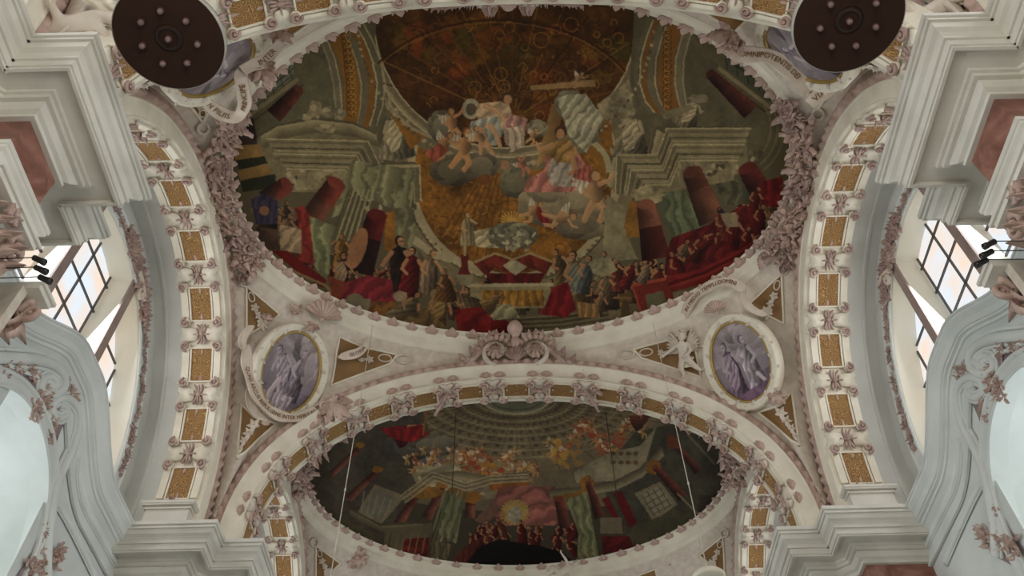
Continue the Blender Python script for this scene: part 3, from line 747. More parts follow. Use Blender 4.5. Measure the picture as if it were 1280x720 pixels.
    P.figure(670, 420, 130, .5, (108, 100, 80), (120, 112, 90), (88, 80, 62), True, 1, (132, 122, 98)); P.ell((700, 370), 40, 16, (112, 104, 84), wob=.4); P.ell((620, 420), 60, 18, (104, 96, 74), rot=-.3, wob=.3)
    P.figure(450, 500, 190, .12, (112, 104, 84), (128, 118, 96), (92, 84, 64), True, -1, (134, 126, 102))
    for x, y, rx, ry in ((680, 610, 50, 16), (640, 650, 24, 22), (820, 620, 30, 20), (800, 650, 20, 30), (500, 700, 40, 18)): P.ell((x, y), rx, ry, (112, 104, 80), wob=.4, amp=.3)
    P.fill([(320, 390), (440, 300), (455, 420), (400, 470), (330, 440)], (110, 102, 80), .3)
    P.fill([(300, 500), (370, 440), (380, 560)], (112, 72, 20), .2)
    P.arc((240, 640), 120, -1.6, 0, 9, (128, 122, 96), n=30); P.arc((240, 640), 100, -1.5, 0, 8, (112, 76, 22), n=30)
    # --- nested mouldings of the two painted entablatures
    P.view(280, 0, 1.636); C_ = ((142, 134, 104), (84, 78, 58), (116, 108, 82), (60, 54, 38), (128, 120, 92))
    for outer, inner in (([(86, 284), (294, 288), (322, 345), (400, 338), (402, 412)], [(128, 345), (248, 348), (286, 412), (336, 400), (340, 425)]),
                         ([(1078, 262), (905, 262), (885, 316), (803, 316), (800, 396)], [(1050, 328), (932, 328), (912, 378), (862, 378), (846, 402)])):
        P.fill(outer[:2]+inner[:2][::-1], (104, 98, 74)); P.fill(outer[1:3]+inner[1:3][::-1], (86, 80, 60)); P.fill(outer[2:4]+inner[2:4][::-1], (112, 104, 80)); P.fill(outer[3:5]+inner[3:5][::-1], (84, 78, 58))
        nest(P, outer, inner, 11, C_, 1.5)
    P.fill([(135, 352), (250, 352), (262, 385), (150, 388)], (112, 104, 80), .2); P.fill([(935, 335), (1048, 335), (1040, 375), (925, 380)], (106, 98, 76), .2)
    for x, y, rx, ry in ((150, 375, 16, 12), (210, 365, 18, 14), (255, 385, 20, 14), (310, 415, 26, 14), (370, 430, 20, 26), (870, 395, 26, 12), (950, 345, 24, 10), (1010, 350, 20, 14), (1085, 325, 16, 14), (840, 440, 14, 22)):
        for _ in range(7): P.ell((x+P.rand.uniform(-rx, rx), y+P.rand.uniform(-ry, ry)), rx*.34, ry*.3, P.rand.choice(((134, 126, 100), (92, 86, 64), (66, 60, 42))), rot=P.rand.uniform(0, 3), n=10)
    # carved dots of the painted vault rim
    for a in np.arange(6, 176, 2.6): P.ell((576+304*math.cos(R(a)), 33+304*math.sin(R(a))), 4, 3.2, P.rand.choice(((136, 128, 100), (72, 66, 48), (120, 112, 88))), rot=P.rand.uniform(0, 3), n=9)
    for a in np.arange(25, 156, 3.4): P.ell((592+218*math.cos(R(a)), 356+218*math.sin(R(a))), 4, 3, P.rand.choice(((140, 132, 104), (80, 74, 54))), n=9)
    for i in range(90):
        x = P.rand.uniform(350, 820); y = P.rand.uniform(25, 220)
        if (x-576)**2+(y-33)**2 < 250**2: P.arc((x, y), P.rand.uniform(6, 16), P.rand.uniform(0, 6), P.rand.uniform(6, 9), 1.3, P.rand.choice(((118, 76, 24), (96, 58, 16), (46, 24, 6))), n=9)
    P.arc((560, 250), 300, R(215), R(330), 2.2, (52, 28, 8), ry=210, n=40); P.arc((560, 256), 300, R(215), R(330), 1.2, (112, 74, 26), ry=210, n=40)
    # --- central group on clouds
    P.view(500, 90, 3.27)
    P.cloud(215, 400, 90, 60, (92, 84, 64)); P.cloud(330, 380, 70, 50, (104, 96, 78)); P.cloud(470, 450, 60, 60, (98, 94, 72)); P.cloud(660, 540, 170, 90, (124, 114, 90)); P.cloud(600, 480, 80, 50, (130, 120, 96)); P.cloud(740, 620, 110, 60, (104, 94, 74)); P.cloud(170, 220, 55, 60, (108, 104, 86))
    P.fill([(530, 55), (790, 30), (800, 60), (535, 78)], (124, 96, 58), .12); P.line([(535, 76), (795, 62)], 2, (80, 56, 30))
    P.fill([(620, 130), (668, 130), (632, 330), (555, 390), (560, 360)], (136, 104, 60), .1, grad=((92, 66, 34), 0))
    P.cloud(720, 150, 90, 60, (124, 122, 106), rot=.6); P.cloud(745, 230, 70, 70, (116, 112, 94)); P.fill([(690, 90), (760, 90), (830, 190), (760, 330), (690, 260), (640, 110)], (128, 126, 108), .2, fold=9, fa=.6)
    P.putto(730, 30, 80, .5, (130, 100, 70))
    # seated figure left (drapery) and the ring he leans on
    P.ell((290, 150), 38, 42, (128, 122, 106)); P.ell((290, 152), 22, 26, (76, 68, 52)); P.fill([(310, 130), (440, 115), (470, 210), (400, 250), (320, 220)], (142, 120, 96), .15, fold=14, fa=.9)
    P.fill([(290, 200), (400, 180), (420, 250), (395, 300), (330, 300), (280, 250)], (112, 118, 116), .15, fold=10, fa=.4)
    P.limb([(370, 220), (395, 260), (410, 310)], 14, 8, (150, 116, 84)); P.limb([(330, 240), (350, 300), (385, 340)], 14, 8, (146, 112, 80)); P.limb([(350, 140), (400, 160), (430, 200)], 13, 9, (150, 116, 84))
    P.fill([(440, 170), (520, 190), (510, 260), (430, 300), (420, 220)], (128, 92, 88), .2, fold=9, fa=.2); P.fill([(420, 230), (500, 220), (510, 300), (450, 330)], (148, 132, 118), .15, fold=10)
    P.ell((440, 105), 28, 26, (62, 42, 24)); P.ell((440, 112), 17, 19, (140, 104, 72))
    # angels left
    P.putto(215, 210, 150, -.2, (148, 104, 68)); P.putto(265, 310, 190, .1, (150, 106, 66)); P.putto(180, 300, 140, .5, (140, 100, 64)); P.putto(330, 270, 130, -.5, (146, 108, 74))
    P.fill([(100, 330), (160, 290), (200, 320), (140, 370)], (132, 60, 44), .2, fold=8)
    P.cloud(560, 230, 40, 34, (124, 118, 98)); P.putto(545, 260, 80, .3); P.putto(500, 380, 90, -.6, (150, 90, 72)); P.ell((430, 380), 18, 20, (130, 96, 66)); P.ell((345, 440), 26, 22, (92, 54, 22))
    # robed figure right on the cloud
    P.fill([(600, 330), (700, 290), (760, 380), (790, 440), (700, 490), (500, 490), (520, 440), (590, 400)], (140, 84, 78), .15, fold=16, fa=.5)
    P.fill([(620, 350), (700, 345), (740, 420), (720, 470), (620, 465), (600, 420)], (130, 122, 118), .15, fold=12, fa=.4)
    P.fill([(620, 290), (690, 270), (725, 330), (700, 370), (640, 370), (600, 330)], (122, 92, 46), .2, fold=12, fa=1.0); P.limb([(620, 300), (570, 320), (560, 290)], 13, 8, (146, 108, 72)); P.limb([(700, 340), (715, 400), (690, 420)], 13, 8, (140, 100, 68))
    P.ell((657, 243), 26, 24, (58, 36, 20)); P.ell((655, 252), 17, 20, (140, 100, 66)); P.fill([(715, 400), (780, 380), (800, 440), (760, 470), (700, 450)], (136, 66, 60), .2, fold=7)
    P.putto(800, 500, 230, -.1, (146, 110, 76)); P.putto(545, 570, 120, .7, (146, 108, 70)); P.fill([(560, 540), (590, 580), (640, 640), (600, 640), (555, 590)], (108, 24, 20), .2, fold=7); P.putto(660, 600, 150, 1.3, (142, 108, 76))
    # rays of light and the pale kneeling angel
    for i in range(22): a = 2*PI*i/22; P.line([(460, 610), (460+52*math.cos(a), 610+44*math.sin(a))], 1.3, (156, 120, 50))
    P.figure(280, 640, 130, -.2, (128, 116, 84), (140, 112, 78), (70, 42, 22), True); P.fill([(300, 650), (400, 630), (420, 720), (310, 715)], (134, 124, 96), .15, fold=9, fa=.8)
    # loose crowd behind the principal figures
    P.view(0, 0, 1)
    for i in range(120):
        t_ = P.rand.random(); a = PI*(.10+.80*t_); x = 640+P.rand.uniform(300, 345)*math.cos(a); y = 208+P.rand.uniform(160, 196)*math.sin(a)
        if y > 395 and 660 < x < 780: continue
        P.figure(x, y-10, P.rand.uniform(22, 40), P.rand.uniform(-.8, .8), P.rand.choice(((92, 22, 18), (70, 18, 16), (96, 74, 44), (74, 66, 48), (104, 40, 26), (60, 46, 34), (96, 84, 60), (46, 32, 26))), P.rand.choice(((124, 86, 58), (110, 74, 50), (136, 98, 68))), (38, 24, 16), P.rand.random() < .4, P.rand.choice((-1, 1)))
    # --- bottom: pedestal, baldachin, crowd
    P.view(400, 260, 3.2)
    P.fill([(290, 0), (375, 0), (385, 130), (400, 250), (290, 240)], (90, 88, 66), .15, fold=14); P.fill([(262, 20), (300, 10), (300, 170), (255, 170)], (116, 74, 20), .2)
    P.fill([(1130, 0), (1200, 0), (1230, 190), (1150, 190)], (104, 100, 74), .15, fold=14)
    P.cloud(770, 110, 95, 50, (104, 102, 84), n=12)
    for i in range(40): P.ell((690+P.rand.uniform(0, 180), 80+P.rand.uniform(0, 90)), P.rand.uniform(6, 16), P.rand.uniform(4, 10), P.rand.choice(((140, 134, 112), (76, 74, 60), (116, 112, 94))), rot=P.rand.uniform(0, 3), n=10)
    P.fill([(380, 110), (460, 170), (620, 215), (610, 240), (450, 200), (370, 140)], (132, 124, 100))
    P.fill([(610, 215), (680, 185), (770, 195), (850, 185), (930, 215), (905, 265), (840, 240), (780, 270), (700, 240), (660, 270)], (90, 26, 16), .25, fold=22, fa=.3); P.fill([(665, 260), (900, 260), (880, 300), (670, 300)], (70, 12, 10), .3, fold=14)
    P.fill([(730, 230), (770, 200), (830, 235), (780, 270)], (124, 118, 98), .2); P.line([(620, 215), (700, 180), (770, 205), (840, 180), (930, 215)], 3, (124, 106, 68))
    P.fill([(600, 315), (920, 310), (930, 400), (600, 400)], (112, 104, 78), .15); P.fill([(645, 328), (895, 328), (895, 392), (645, 392)], (120, 84, 26), .3, fold=9); P.line([(590, 310), (930, 305)], 4, (136, 128, 104))
    P.fill([(545, 265), (615, 265), (600, 310), (560, 310)], (108, 102, 80)); P.fill([(560, 185), (595, 185), (590, 230), (600, 265), (550, 265), (565, 230)], (82, 20, 16), .2); P.line([(580, 130), (578, 190)], 3, (130, 118, 86))
    # steps
    P.fill([(780, 440), (1130, 405), (1200, 410), (1200, 470), (800, 530), (740, 500)], (92, 84, 62), .12); stepped(P, [(770, 450), (960, 440), (1150, 410)], 9, (2, 9), (52, 46, 32), (110, 102, 80))
    P.fill([(540, 500), (800, 450), (830, 545), (560, 560)], (64, 6, 8), .15)
    # the tall red columns at left
    pcolumn(P, (230, 25), (160, 260), 38, 52, (84, 18, 16), (30, 14, 10), .4); P.fill([(120, 150), (175, 100), (190, 190), (150, 260), (110, 220)], (124, 84, 56), .15)
    P.view(280, 200, 3)
    P.fill([(480, 0), (620, 20), (720, 40), (700, 180), (620, 180), (480, 110), (440, 200), (400, 220), (430, 120)], (98, 98, 72), .15, fold=16, fa=.2)
    for i in range(6): P.line([(470+i*18, 110), (400+i*22, 300)], 2, P.rand.choice(((128, 124, 92), (62, 64, 46))))
    pcolumn(P, (235, 92), (150, 150), 32, 36, (104, 40, 28), (92, 52, 38), .5); pcolumn(P, (420, 88), (300, 260), 38, 46, (112, 44, 32), (106, 60, 42), .4)
    pcolumn(P, (572, 210), (510, 420), 38, 46, (84, 20, 18), (38, 18, 14), .4); P.ell((500, 330), 32, 80, (128, 84, 56), rot=.3)
    P.fill([(100, 150), (150, 120), (205, 160), (200, 240), (120, 240)], (44, 40, 66), .2, fold=8); P.ell((150, 190), 18, 18, (120, 84, 60)); P.figure(235, 260, 120, .1, (96, 80, 60), (116, 80, 56), (30, 22, 16)); P.fill([(130, 250), (200, 260), (210, 340), (130, 330)], (62, 46, 38), .3)
    P.fill([(265, 180), (300, 170), (330, 220), (340, 330), (345, 400), (270, 370), (290, 300)], (110, 30, 24), .15, fold=14); P.fill([(210, 240), (290, 260), (290, 350), (210, 340)], (122, 104, 84), .15, fold=12, fa=.9)
    P.fill([(320, 210), (420, 250), (400, 300), (395, 420), (380, 460), (340, 400), (330, 300)], (92, 98, 70), .15, fold=14)
    P.fill([(180, 340), (240, 340), (385, 450), (370, 480), (200, 370)], (88, 14, 12), .15); P.fill([(140, 350), (190, 350), (350, 480), (440, 520), (440, 580), (260, 490), (170, 410)], (80, 72, 54), .15); P.line([(150, 340), (220, 400), (380, 470), (450, 540)], 3, (112, 90, 60))
    P.figure(440, 340, 120, .1, (118, 84, 26), (132, 92, 46), (70, 44, 18)); P.figure(440, 420, 140, 0, (64, 36, 34), (128, 88, 62), (28, 18, 14), False, 1, (110, 92, 72))
    P.fill([(385, 430), (480, 470), (460, 560), (420, 560)], (110, 44, 22), .15)
    P.figure(660, 400, 220, -.1, (38, 24, 18), (132, 92, 66), (28, 20, 14), False, -1); P.figure(700, 420, 180, .15, (100, 20, 22), (140, 96, 66), (50, 32, 18)); P.figure(770, 420, 160, .1, (116, 96, 76), (144, 104, 72), (90, 62, 30))
    P.fill([(450, 460), (540, 430), (630, 450), (640, 530), (560, 540), (440, 520)], (104, 24, 34), .15, fold=16, fa=.8); P.fill([(470, 520), (550, 520), (540, 580), (450, 580)], (104, 96, 80), .15); P.ell((490, 540), 40, 40, (96, 90, 72))
    P.fill([(510, 600), (560, 530), (640, 530), (680, 600), (600, 620)], (92, 58, 24), .2, fold=20, fa=.9)
    P.figure(690, 560, 150, .7, (88, 78, 58), (124, 88, 58), (60, 40, 24), True, 1); P.figure(800, 560, 180, .5, (96, 74, 34), (122, 86, 56), (60, 40, 22), True, 1, (104, 84, 44)); P.ell((660, 510), 26, 20, (120, 104, 84)); P.ell((810, 505), 40, 22, (112, 92, 62), rot=.2)
    P.fill([(620, 590), (760, 560), (850, 640), (900, 680), (700, 660)], (84, 66, 38), .2, fold=24, fa=.5); P.figure(900, 530, 130, -.8, (104, 84, 60), (124, 88, 58), (60, 40, 22), True)
    P.fill([(860, 560), (960, 550), (1060, 600), (1120, 680), (950, 700), (880, 650)], (98, 14, 14), .15, fold=26, fa=.6); P.fill([(960, 540), (1080, 540), (1110, 590), (1010, 600)], (104, 102, 80), .2, fold=10, fa=.9); P.figure(1010, 530, 90, .9, (118, 92, 52), (124, 88, 58), (60, 40, 22), True)
    P.figure(830, 470, 120, 0, (92, 58, 26), (128, 90, 58), (60, 38, 20), True)
    # --- right crowd, balustrade, columns
    P.view(640, 200, 3)
    P.fill([(355, 130), (430, 180), (420, 250), (470, 370), (360, 380), (340, 330)], (110, 104, 80), .15); P.fill([(440, 150), (480, 160), (480, 290), (430, 290), (420, 240)], (116, 78, 24), .2)
    P.fill([(540, 130), (640, 110), (740, 260), (600, 290)], (72, 82, 62), .15, fold=13, fa=-.2); P.fill([(760, 90), (900, 60), (930, 160), (800, 170)], (66, 66, 50), .15, fold=14)
    P.ell((510, 130), 60, 30, (118, 110, 84), wob=.4, amp=.3)
    pcolumn(P, (500, 165), (540, 370), 34, 54, (124, 70, 54), (78, 26, 18), .42); pcolumn(P, (675, 45), (750, 230), 38, 52, (88, 46, 32), (108, 62, 44), .35); pcolumn(P, (880, 30), (940, 130), 36, 44, (92, 30, 26), (84, 28, 24), .5)
    P.fill([(940, 80), (1015, 60), (1010, 180), (930, 170), (905, 120)], (84, 14, 16), .25, fold=12)
    P.fill([(600, 290), (740, 240), (860, 170), (920, 180), (920, 320), (820, 380), (640, 450), (570, 430), (580, 340)], (76, 14, 14), .25, fold=15, fa=.4)
    for (x, y, h, l, c) in ((700, 330, 110, .4, (66, 22, 18)), (790, 240, 120, -.3, (96, 36, 26)), (830, 270, 130, .1, (90, 12, 14)), (910, 150, 100, .2, (96, 24, 20)), (640, 350, 110, .5, (88, 70, 50)), (620, 400, 120, -.3, (98, 14, 16)), (740, 300, 90, .8, (86, 18, 16)), (930, 220, 110, .1, (80, 16, 18)), (880, 300, 100, .3, (86, 12, 14))):
        P.figure(x, y, h, l, c, (118, 78, 54), (36, 22, 14))
    P.line([(780, 190), (800, 215)], 7, (36, 26, 34)); P.fill([(780, 200), (840, 195), (850, 250), (800, 250)], (108, 96, 78), .2)
    P.fill([(570, 440), (700, 410), (860, 335), (960, 260), (1010, 180), (1000, 270), (900, 360), (760, 450), (620, 490), (600, 470)], (104, 20, 18), .15); stepped(P, [(580, 470), (720, 425), (860, 355), (970, 265)], 3, (3, 11), (70, 10, 10), (134, 36, 28))
    P.fill([(600, 500), (760, 460), (900, 370), (990, 280), (1000, 320), (860, 440), (700, 530), (630, 560)], (92, 84, 64), .12); P.ell((850, 400), 46, 26, (82, 76, 56), rot=-.6)
    P.fill([(450, 470), (575, 445), (625, 555), (490, 595)], (104, 28, 20), .15); P.fill([(500, 505), (565, 490), (590, 560), (510, 575)], (78, 76, 58), .1); P.line([(450, 470), (575, 445)], 4, (138, 52, 36)); P.line([(455, 485), (490, 595)], 3, (136, 48, 34))
    P.fill([(400, 500), (450, 500), (440, 610), (410, 610)], (84, 62, 34), .15, fold=8, fa=1.4); P.ell((425, 570), 16, 46, (62, 48, 28))
    for (x, y, h, l, c, k) in ((180, 400, 130, -.2, (88, 70, 40), None), (235, 440, 190, .0, (110, 84, 48), (82, 84, 76)), (275, 430, 140, .3, (76, 82, 84), None), (340, 400, 110, .2, (112, 104, 80), None), (390, 430, 120, -.2, (100, 40, 32), None), (440, 430, 110, .4, (108, 26, 26), None), (350, 480, 120, .1, (106, 90, 66), None), (500, 420, 90, .4, (110, 98, 78), None), (330, 540, 90, .3, (110, 90, 66), None)):
        P.figure(x, y, h, l, c, (132, 92, 62), (42, 28, 18), False, 1, k)
    P.fill([(150, 480), (210, 455), (240, 560), (200, 590), (110, 580)], (98, 12, 18), .12, fold=15, fa=.2); P.fill([(240, 530), (320, 540), (330, 590), (250, 590)], (124, 92, 52), .2, fold=8)
    P.ell((340, 400), 50, 34, (120, 116, 90), wob=.3, amp=.25)
    P.warp(.3, .12); P.dabs(5000, (2, 6), (.6, 1.5), .2); P.soften(1); P.grade(.76, (1.02, .95, .82), 1.08)
    return P

def paint_small():
    P = Paint(370, 470, 930, 730, 2.4, (52, 48, 38), 9)
    P.view(0, 0, 1)
    P.ell((650, 560), 250, 80, (82, 76, 58), n=50); P.ell((650, 520), 170, 70, (92, 84, 64), n=50)
    for i in range(25):
        a = R(8+i*6.8); P.line([(645, 500), (645+230*math.cos(a), 500+90*math.sin(a))], 1.6, (72, 64, 48))
    for r in range(7): P.arc((645, 500), 50+r*20, 0.05, PI-.05, 1.4, (112, 104, 80), ry=18+r*9)
    for r in range(6):
        for i in range(26):
            a = R(6+i*6.7); P.ell((645+(58+r*20)*math.cos(a), 500+(22+r*9)*math.sin(a)), 3.2, 2.2, (66, 58, 42), n=8)
    P.ell((645, 497), 42, 20, (84, 88, 74), n=40); P.arc((645, 497), 42, 0, PI, 3, (122, 122, 102), ry=20); P.arc((645, 497), 34, 0, PI, 1.5, (60, 62, 50), ry=15)
    # angels in a wide band of cloud
    P.view(340, 480, 3)
    P.fill([(380, 240), (700, 250), (960, 300), (960, 420), (700, 440), (420, 400)], (104, 98, 76), .15)
    P.fill([(100, 300), (250, 190), (420, 120), (560, 90), (600, 200), (520, 330), (560, 420), (300, 700), (120, 520)], (56, 54, 46), .2)
    P.cloud(510, 230, 80, 60, (74, 74, 70)); P.cloud(600, 230, 90, 40, (92, 90, 80))
    P.figure(515, 180, 120, 1.2, (104, 14, 14), (134, 84, 58), (60, 34, 18), True); P.fill([(400, 160), (480, 170), (560, 150), (590, 190), (520, 220), (440, 200)], (108, 12, 14), .2, fold=12)
    P.line([(580, 90), (565, 190)], 3, (112, 74, 34)); P.ell((600, 290), 40, 16, (64, 72, 104), amp=.2)
    for i in range(34):
        x = 560+i*13; y = 270+40*math.sin(i*.3)+P.rand.uniform(-18, 18)+(i*1.2); P.putto(x, y+30, P.rand.uniform(46, 70), P.rand.uniform(-1.2, 1.2), P.rand.choice(((142, 96, 52), (132, 70, 40), (146, 110, 60), (120, 90, 60))))
    for i in range(46): P.putto(P.rand.uniform(500, 960), 285+P.rand.uniform(-40, 50), P.rand.uniform(36, 60), P.rand.uniform(-1.5, 1.5), P.rand.choice(((150, 98, 50), (140, 74, 42), (150, 116, 60), (124, 90, 60))))
    for i in range(16): P.ell((720+P.rand.uniform(-20, 200), 320+P.rand.uniform(-25, 25)), 16, 10, P.rand.choice(((132, 50, 28), (140, 96, 30), (110, 90, 60))), wob=.4)
    P.fill([(540, 310), (700, 300), (720, 400), (560, 400)], (118, 114, 92), .15, fold=14, fa=1.3)
    stepped(P, [(560, 345), (700, 330), (820, 350), (960, 330)], 4, (0, 8), (84, 78, 58), (132, 126, 100))
    P.fill([(800, 360), (960, 345), (960, 395), (820, 400)], (124, 70, 16), .2); P.fill([(700, 370), (800, 370), (800, 440), (690, 430)], (108, 100, 80), .15, fold=12, fa=1.5)
    for a, b, w0, w1 in (((330, 235), (220, 340), 8, 13), ((395, 325), (285, 430), 10, 16), ((540, 415), (470, 530), 12, 20), ((640, 380), (580, 505), 12, 20), ((745, 430), (740, 500), 18, 20)):
        pcolumn(P, a, b, w0, w1, (96, 34, 28), (112, 60, 48), .35); P.ell((a[0], a[1]-6), w0*2.2, w0*1.3, (120, 78, 18), wob=.3)
    P.ell((580, 405), 60, 26, (104, 72, 20), wob=.4, amp=.3); P.ell((690, 405), 40, 20, (110, 76, 18), wob=.4)
    for i in range(6): P.line([(650+i*16, 400), (590+i*14, 590)], 2.6, P.rand.choice(((112, 114, 84), (70, 74, 54), (96, 100, 74))))
    P.fill([(650, 400), (720, 430), (690, 600), (620, 560)], (84, 92, 66), .12, fold=9, fa=.2)
    P.fill([(320, 480), (385, 375), (500, 420), (410, 525)], (96, 92, 74), .1); P.fill([(335, 470), (385, 395), (470, 428), (400, 510)], (84, 86, 80), .1)
    for i in range(5): P.line([(345+i*26, 410+i*8-10), (335+i*20, 480+i*8)], 1, (112, 112, 100))
    P.fill([(260, 500), (385, 560), (380, 640), (200, 560)], (62, 62, 40), .12); P.fill([(420, 530), (600, 520), (610, 600), (420, 650)], (74, 68, 52), .12); stepped(P, [(290, 470), (400, 530), (560, 520)], 3, (3, 8), (60, 56, 42), (104, 98, 76))
    P.fill([(500, 580), (590, 575), (585, 640), (540, 690), (470, 650)], (84, 16, 12), .2, fold=14, fa=1.2); P.fill([(370, 640), (620, 690), (610, 715), (400, 690)], (48, 16, 12), .15)
    P.fill([(600, 590), (680, 600), (640, 700), (590, 680)], (78, 74, 54), .12, fold=8)
    nest(P, [(480, 420), (600, 330), (720, 372), (820, 345), (960, 338)], [(500, 445), (610, 362), (730, 400), (826, 372), (960, 364)], 7, ((128, 122, 96), (78, 72, 54), (108, 100, 78)), 1.3)
    for x in range(420, 700, 26): P.line([(x, 560), (x-16, 640)], 1.5, P.rand.choice(((88, 84, 62), (50, 46, 34))))
    # throne canopy
    P.fill([(850, 385), (960, 380), (1060, 385), (1100, 480), (1060, 530), (870, 530), (820, 480)], (112, 62, 58), .12, fold=18, fa=1.2); P.fill([(760, 510), (840, 420), (850, 480), (800, 530)], (88, 62, 52), .15)
    P.ell((910, 480), 52, 46, (118, 96, 44), amp=.25)
    for i in range(24): a = 2*PI*i/24; P.line([(910, 480), (910+56*math.cos(a), 480+48*math.sin(a))], 1.2, (140, 120, 60))
    P.ell((910, 490), 28, 32, (104, 104, 94), wob=.3, amp=.3)
    for i in range(30):
        x = P.rand.uniform(700, 1150); y = P.rand.uniform(520, 640)+abs(x-930)*.1; P.figure(x, y, P.rand.uniform(56, 90), P.rand.uniform(-.6, .6), P.rand.choice(((96, 12, 12), (72, 10, 12), (108, 40, 28), (92, 74, 56), (50, 20, 16), (90, 16, 20))), (124, 84, 60), (36, 22, 14))
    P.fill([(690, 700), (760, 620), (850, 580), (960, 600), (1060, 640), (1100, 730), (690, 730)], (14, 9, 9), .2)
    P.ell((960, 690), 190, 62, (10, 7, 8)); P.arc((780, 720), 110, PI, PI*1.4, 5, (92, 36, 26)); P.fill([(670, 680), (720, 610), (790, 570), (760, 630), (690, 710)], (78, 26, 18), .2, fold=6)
    # right side (mirrored architecture)
    P.view(640, 480, 3)
    P.fill([(460, 180), (600, 150), (760, 220), (850, 400), (760, 600), (500, 640), (380, 520), (330, 340)], (52, 52, 44), .2)
    for i in range(26): P.putto(140+i*14, 220+50*math.sin(i*.5)-i*1.5+P.rand.uniform(-10, 10), P.rand.uniform(46, 66), P.rand.uniform(-1.2, 1.2), P.rand.choice(((142, 96, 52), (132, 60, 36), (140, 112, 56))))
    for i in range(14): P.ell((180+P.rand.uniform(-40, 70), 260+P.rand.uniform(-50, 60)), 18, 10, P.rand.choice(((150, 120, 40), (140, 104, 36), (124, 96, 50))), rot=P.rand.uniform(0, 3), wob=.4)
    for i in range(12): P.ell((360+P.rand.uniform(-80, 80), 200+P.rand.uniform(-25, 25)), 16, 9, P.rand.choice(((130, 50, 32), (120, 70, 44))), wob=.4)
    P.figure(490, 130, 90, 1.1, (92, 44, 30), (120, 80, 54), (50, 30, 18), True)
    P.fill([(230, 330), (360, 260), (480, 230), (540, 160), (500, 300), (420, 360), (240, 370)], (108, 104, 86), .15)
    for i in range(8): P.ell((380+(i % 4)*28, 260+(i//4)*34), 10, 8, (76, 60, 40))
    stepped(P, [(140, 400), (250, 390), (380, 370), (480, 320), (560, 240)], 4, (2, 8), (66, 62, 48), (122, 118, 96))
    P.ell((280, 375), 26, 30, (122, 80, 18), wob=.4, amp=.3); P.ell((530, 310), 30, 26, (104, 70, 24), wob=.4); P.ell((600, 215), 20, 26, (92, 44, 20), wob=.4); P.fill([(150, 420), (260, 400), (270, 440), (160, 460)], (112, 76, 18), .2)
    for a, b, w0, w1 in (((175, 430), (200, 540), 18, 22), ((285, 370), (330, 500), 10, 22), ((535, 310), (640, 425), 12, 20), ((620, 235), (700, 330), 10, 16)):
        pcolumn(P, a, b, w0, w1, (104, 44, 36), (92, 40, 32), .35)
    P.fill([(200, 430), (280, 410), (310, 560), (330, 690), (240, 690), (250, 560)], (88, 96, 68), .12, fold=9, fa=-.2)
    P.fill([(335, 430), (360, 420), (420, 540), (410, 560)], (84, 10, 14), .15); P.fill([(380, 410), (410, 400), (470, 520), (440, 540)], (84, 8, 12), .15)
    P.fill([(460, 410), (555, 365), (620, 450), (530, 515)], (96, 92, 76), .1); P.fill([(480, 415), (550, 382), (600, 448), (535, 495)], (104, 104, 92), .1)
    for i in range(4): P.line([(485+i*22, 415-i*10), (535+i*20, 495-i*12)], 1.2, (66, 62, 50)); P.line([(490+i*12, 430+i*20), (560+i*12, 392+i*20)], 1.2, (66, 62, 50))
    P.fill([(440, 540), (620, 470), (760, 560), (640, 640), (460, 640)], (56, 56, 40), .12); P.fill([(330, 500), (410, 500), (415, 560), (330, 560)], (86, 82, 66), .1)
    P.fill([(335, 570), (440, 570), (470, 640), (360, 700), (340, 640)], (76, 10, 12), .15, fold=12, fa=1.2); P.fill([(700, 420), (850, 400), (800, 520), (700, 560)], (44, 42, 38), .15)
    P.line([(620, 410), (720, 510)], 2, (100, 96, 80)); P.line([(660, 190), (760, 300)], 3, (84, 80, 66))
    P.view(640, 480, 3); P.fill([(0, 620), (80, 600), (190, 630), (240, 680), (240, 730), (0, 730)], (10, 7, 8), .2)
    P.warp(.25, .1); P.dabs(3000, (2, 5), (.5, 1.3), .2); P.soften(1); P.grade(.72, (1.02, .94, .82), 1.0)
    return P

def paint_disc_mesh(name, cy, N, P, gain, mat):
    """domed surface inside the ring with the painting as a colour attribute"""
    u = np.linspace(-1, 1, N+1); A, B = np.meshgrid(u, u)
    X = A*np.sqrt(1-B*B/2); Y = B*np.sqrt(1-A*A/2); r2 = X*X+Y*Y
    co = np.stack([X*(RA+.01), Y*(RB+.01)+cy, RZ+.02+1.25*(1-r2)], -1).reshape(-1, 3)
    px, py = project_np(co); col = P.sample(P.linear(gain), px, py)
    idx = np.arange((N+1)*(N+1)).reshape(N+1, N+1); q = np.stack([idx[:-1, :-1], idx[1:, :-1], idx[1:, 1:], idx[:-1, 1:]], -1).reshape(-1, 4)
    me = bpy.data.meshes.new(name); me.vertices.add(len(co)); me.vertices.foreach_set('co', (co-np.array([0, cy, RZ])).ravel())
    me.loops.add(q.size); me.loops.foreach_set('vertex_index', q.ravel().astype(np.int32)); me.polygons.add(len(q))
    me.polygons.foreach_set('loop_start', np.arange(0, q.size, 4, dtype=np.int32)); me.polygons.foreach_set('loop_total', np.full(len(q), 4, dtype=np.int32)); me.polygons.foreach_set('use_smooth', np.ones(len(q), bool))
    me.update(); at = me.color_attributes.new('paint', 'FLOAT_COLOR', 'POINT'); at.data.foreach_set('color', np.concatenate([col, np.ones((len(col), 1))], 1).ravel().astype(np.float32))
    me.materials.append(mat); return me
FRESCO = mat_vcol('fresco_paint')
FG = 1.08
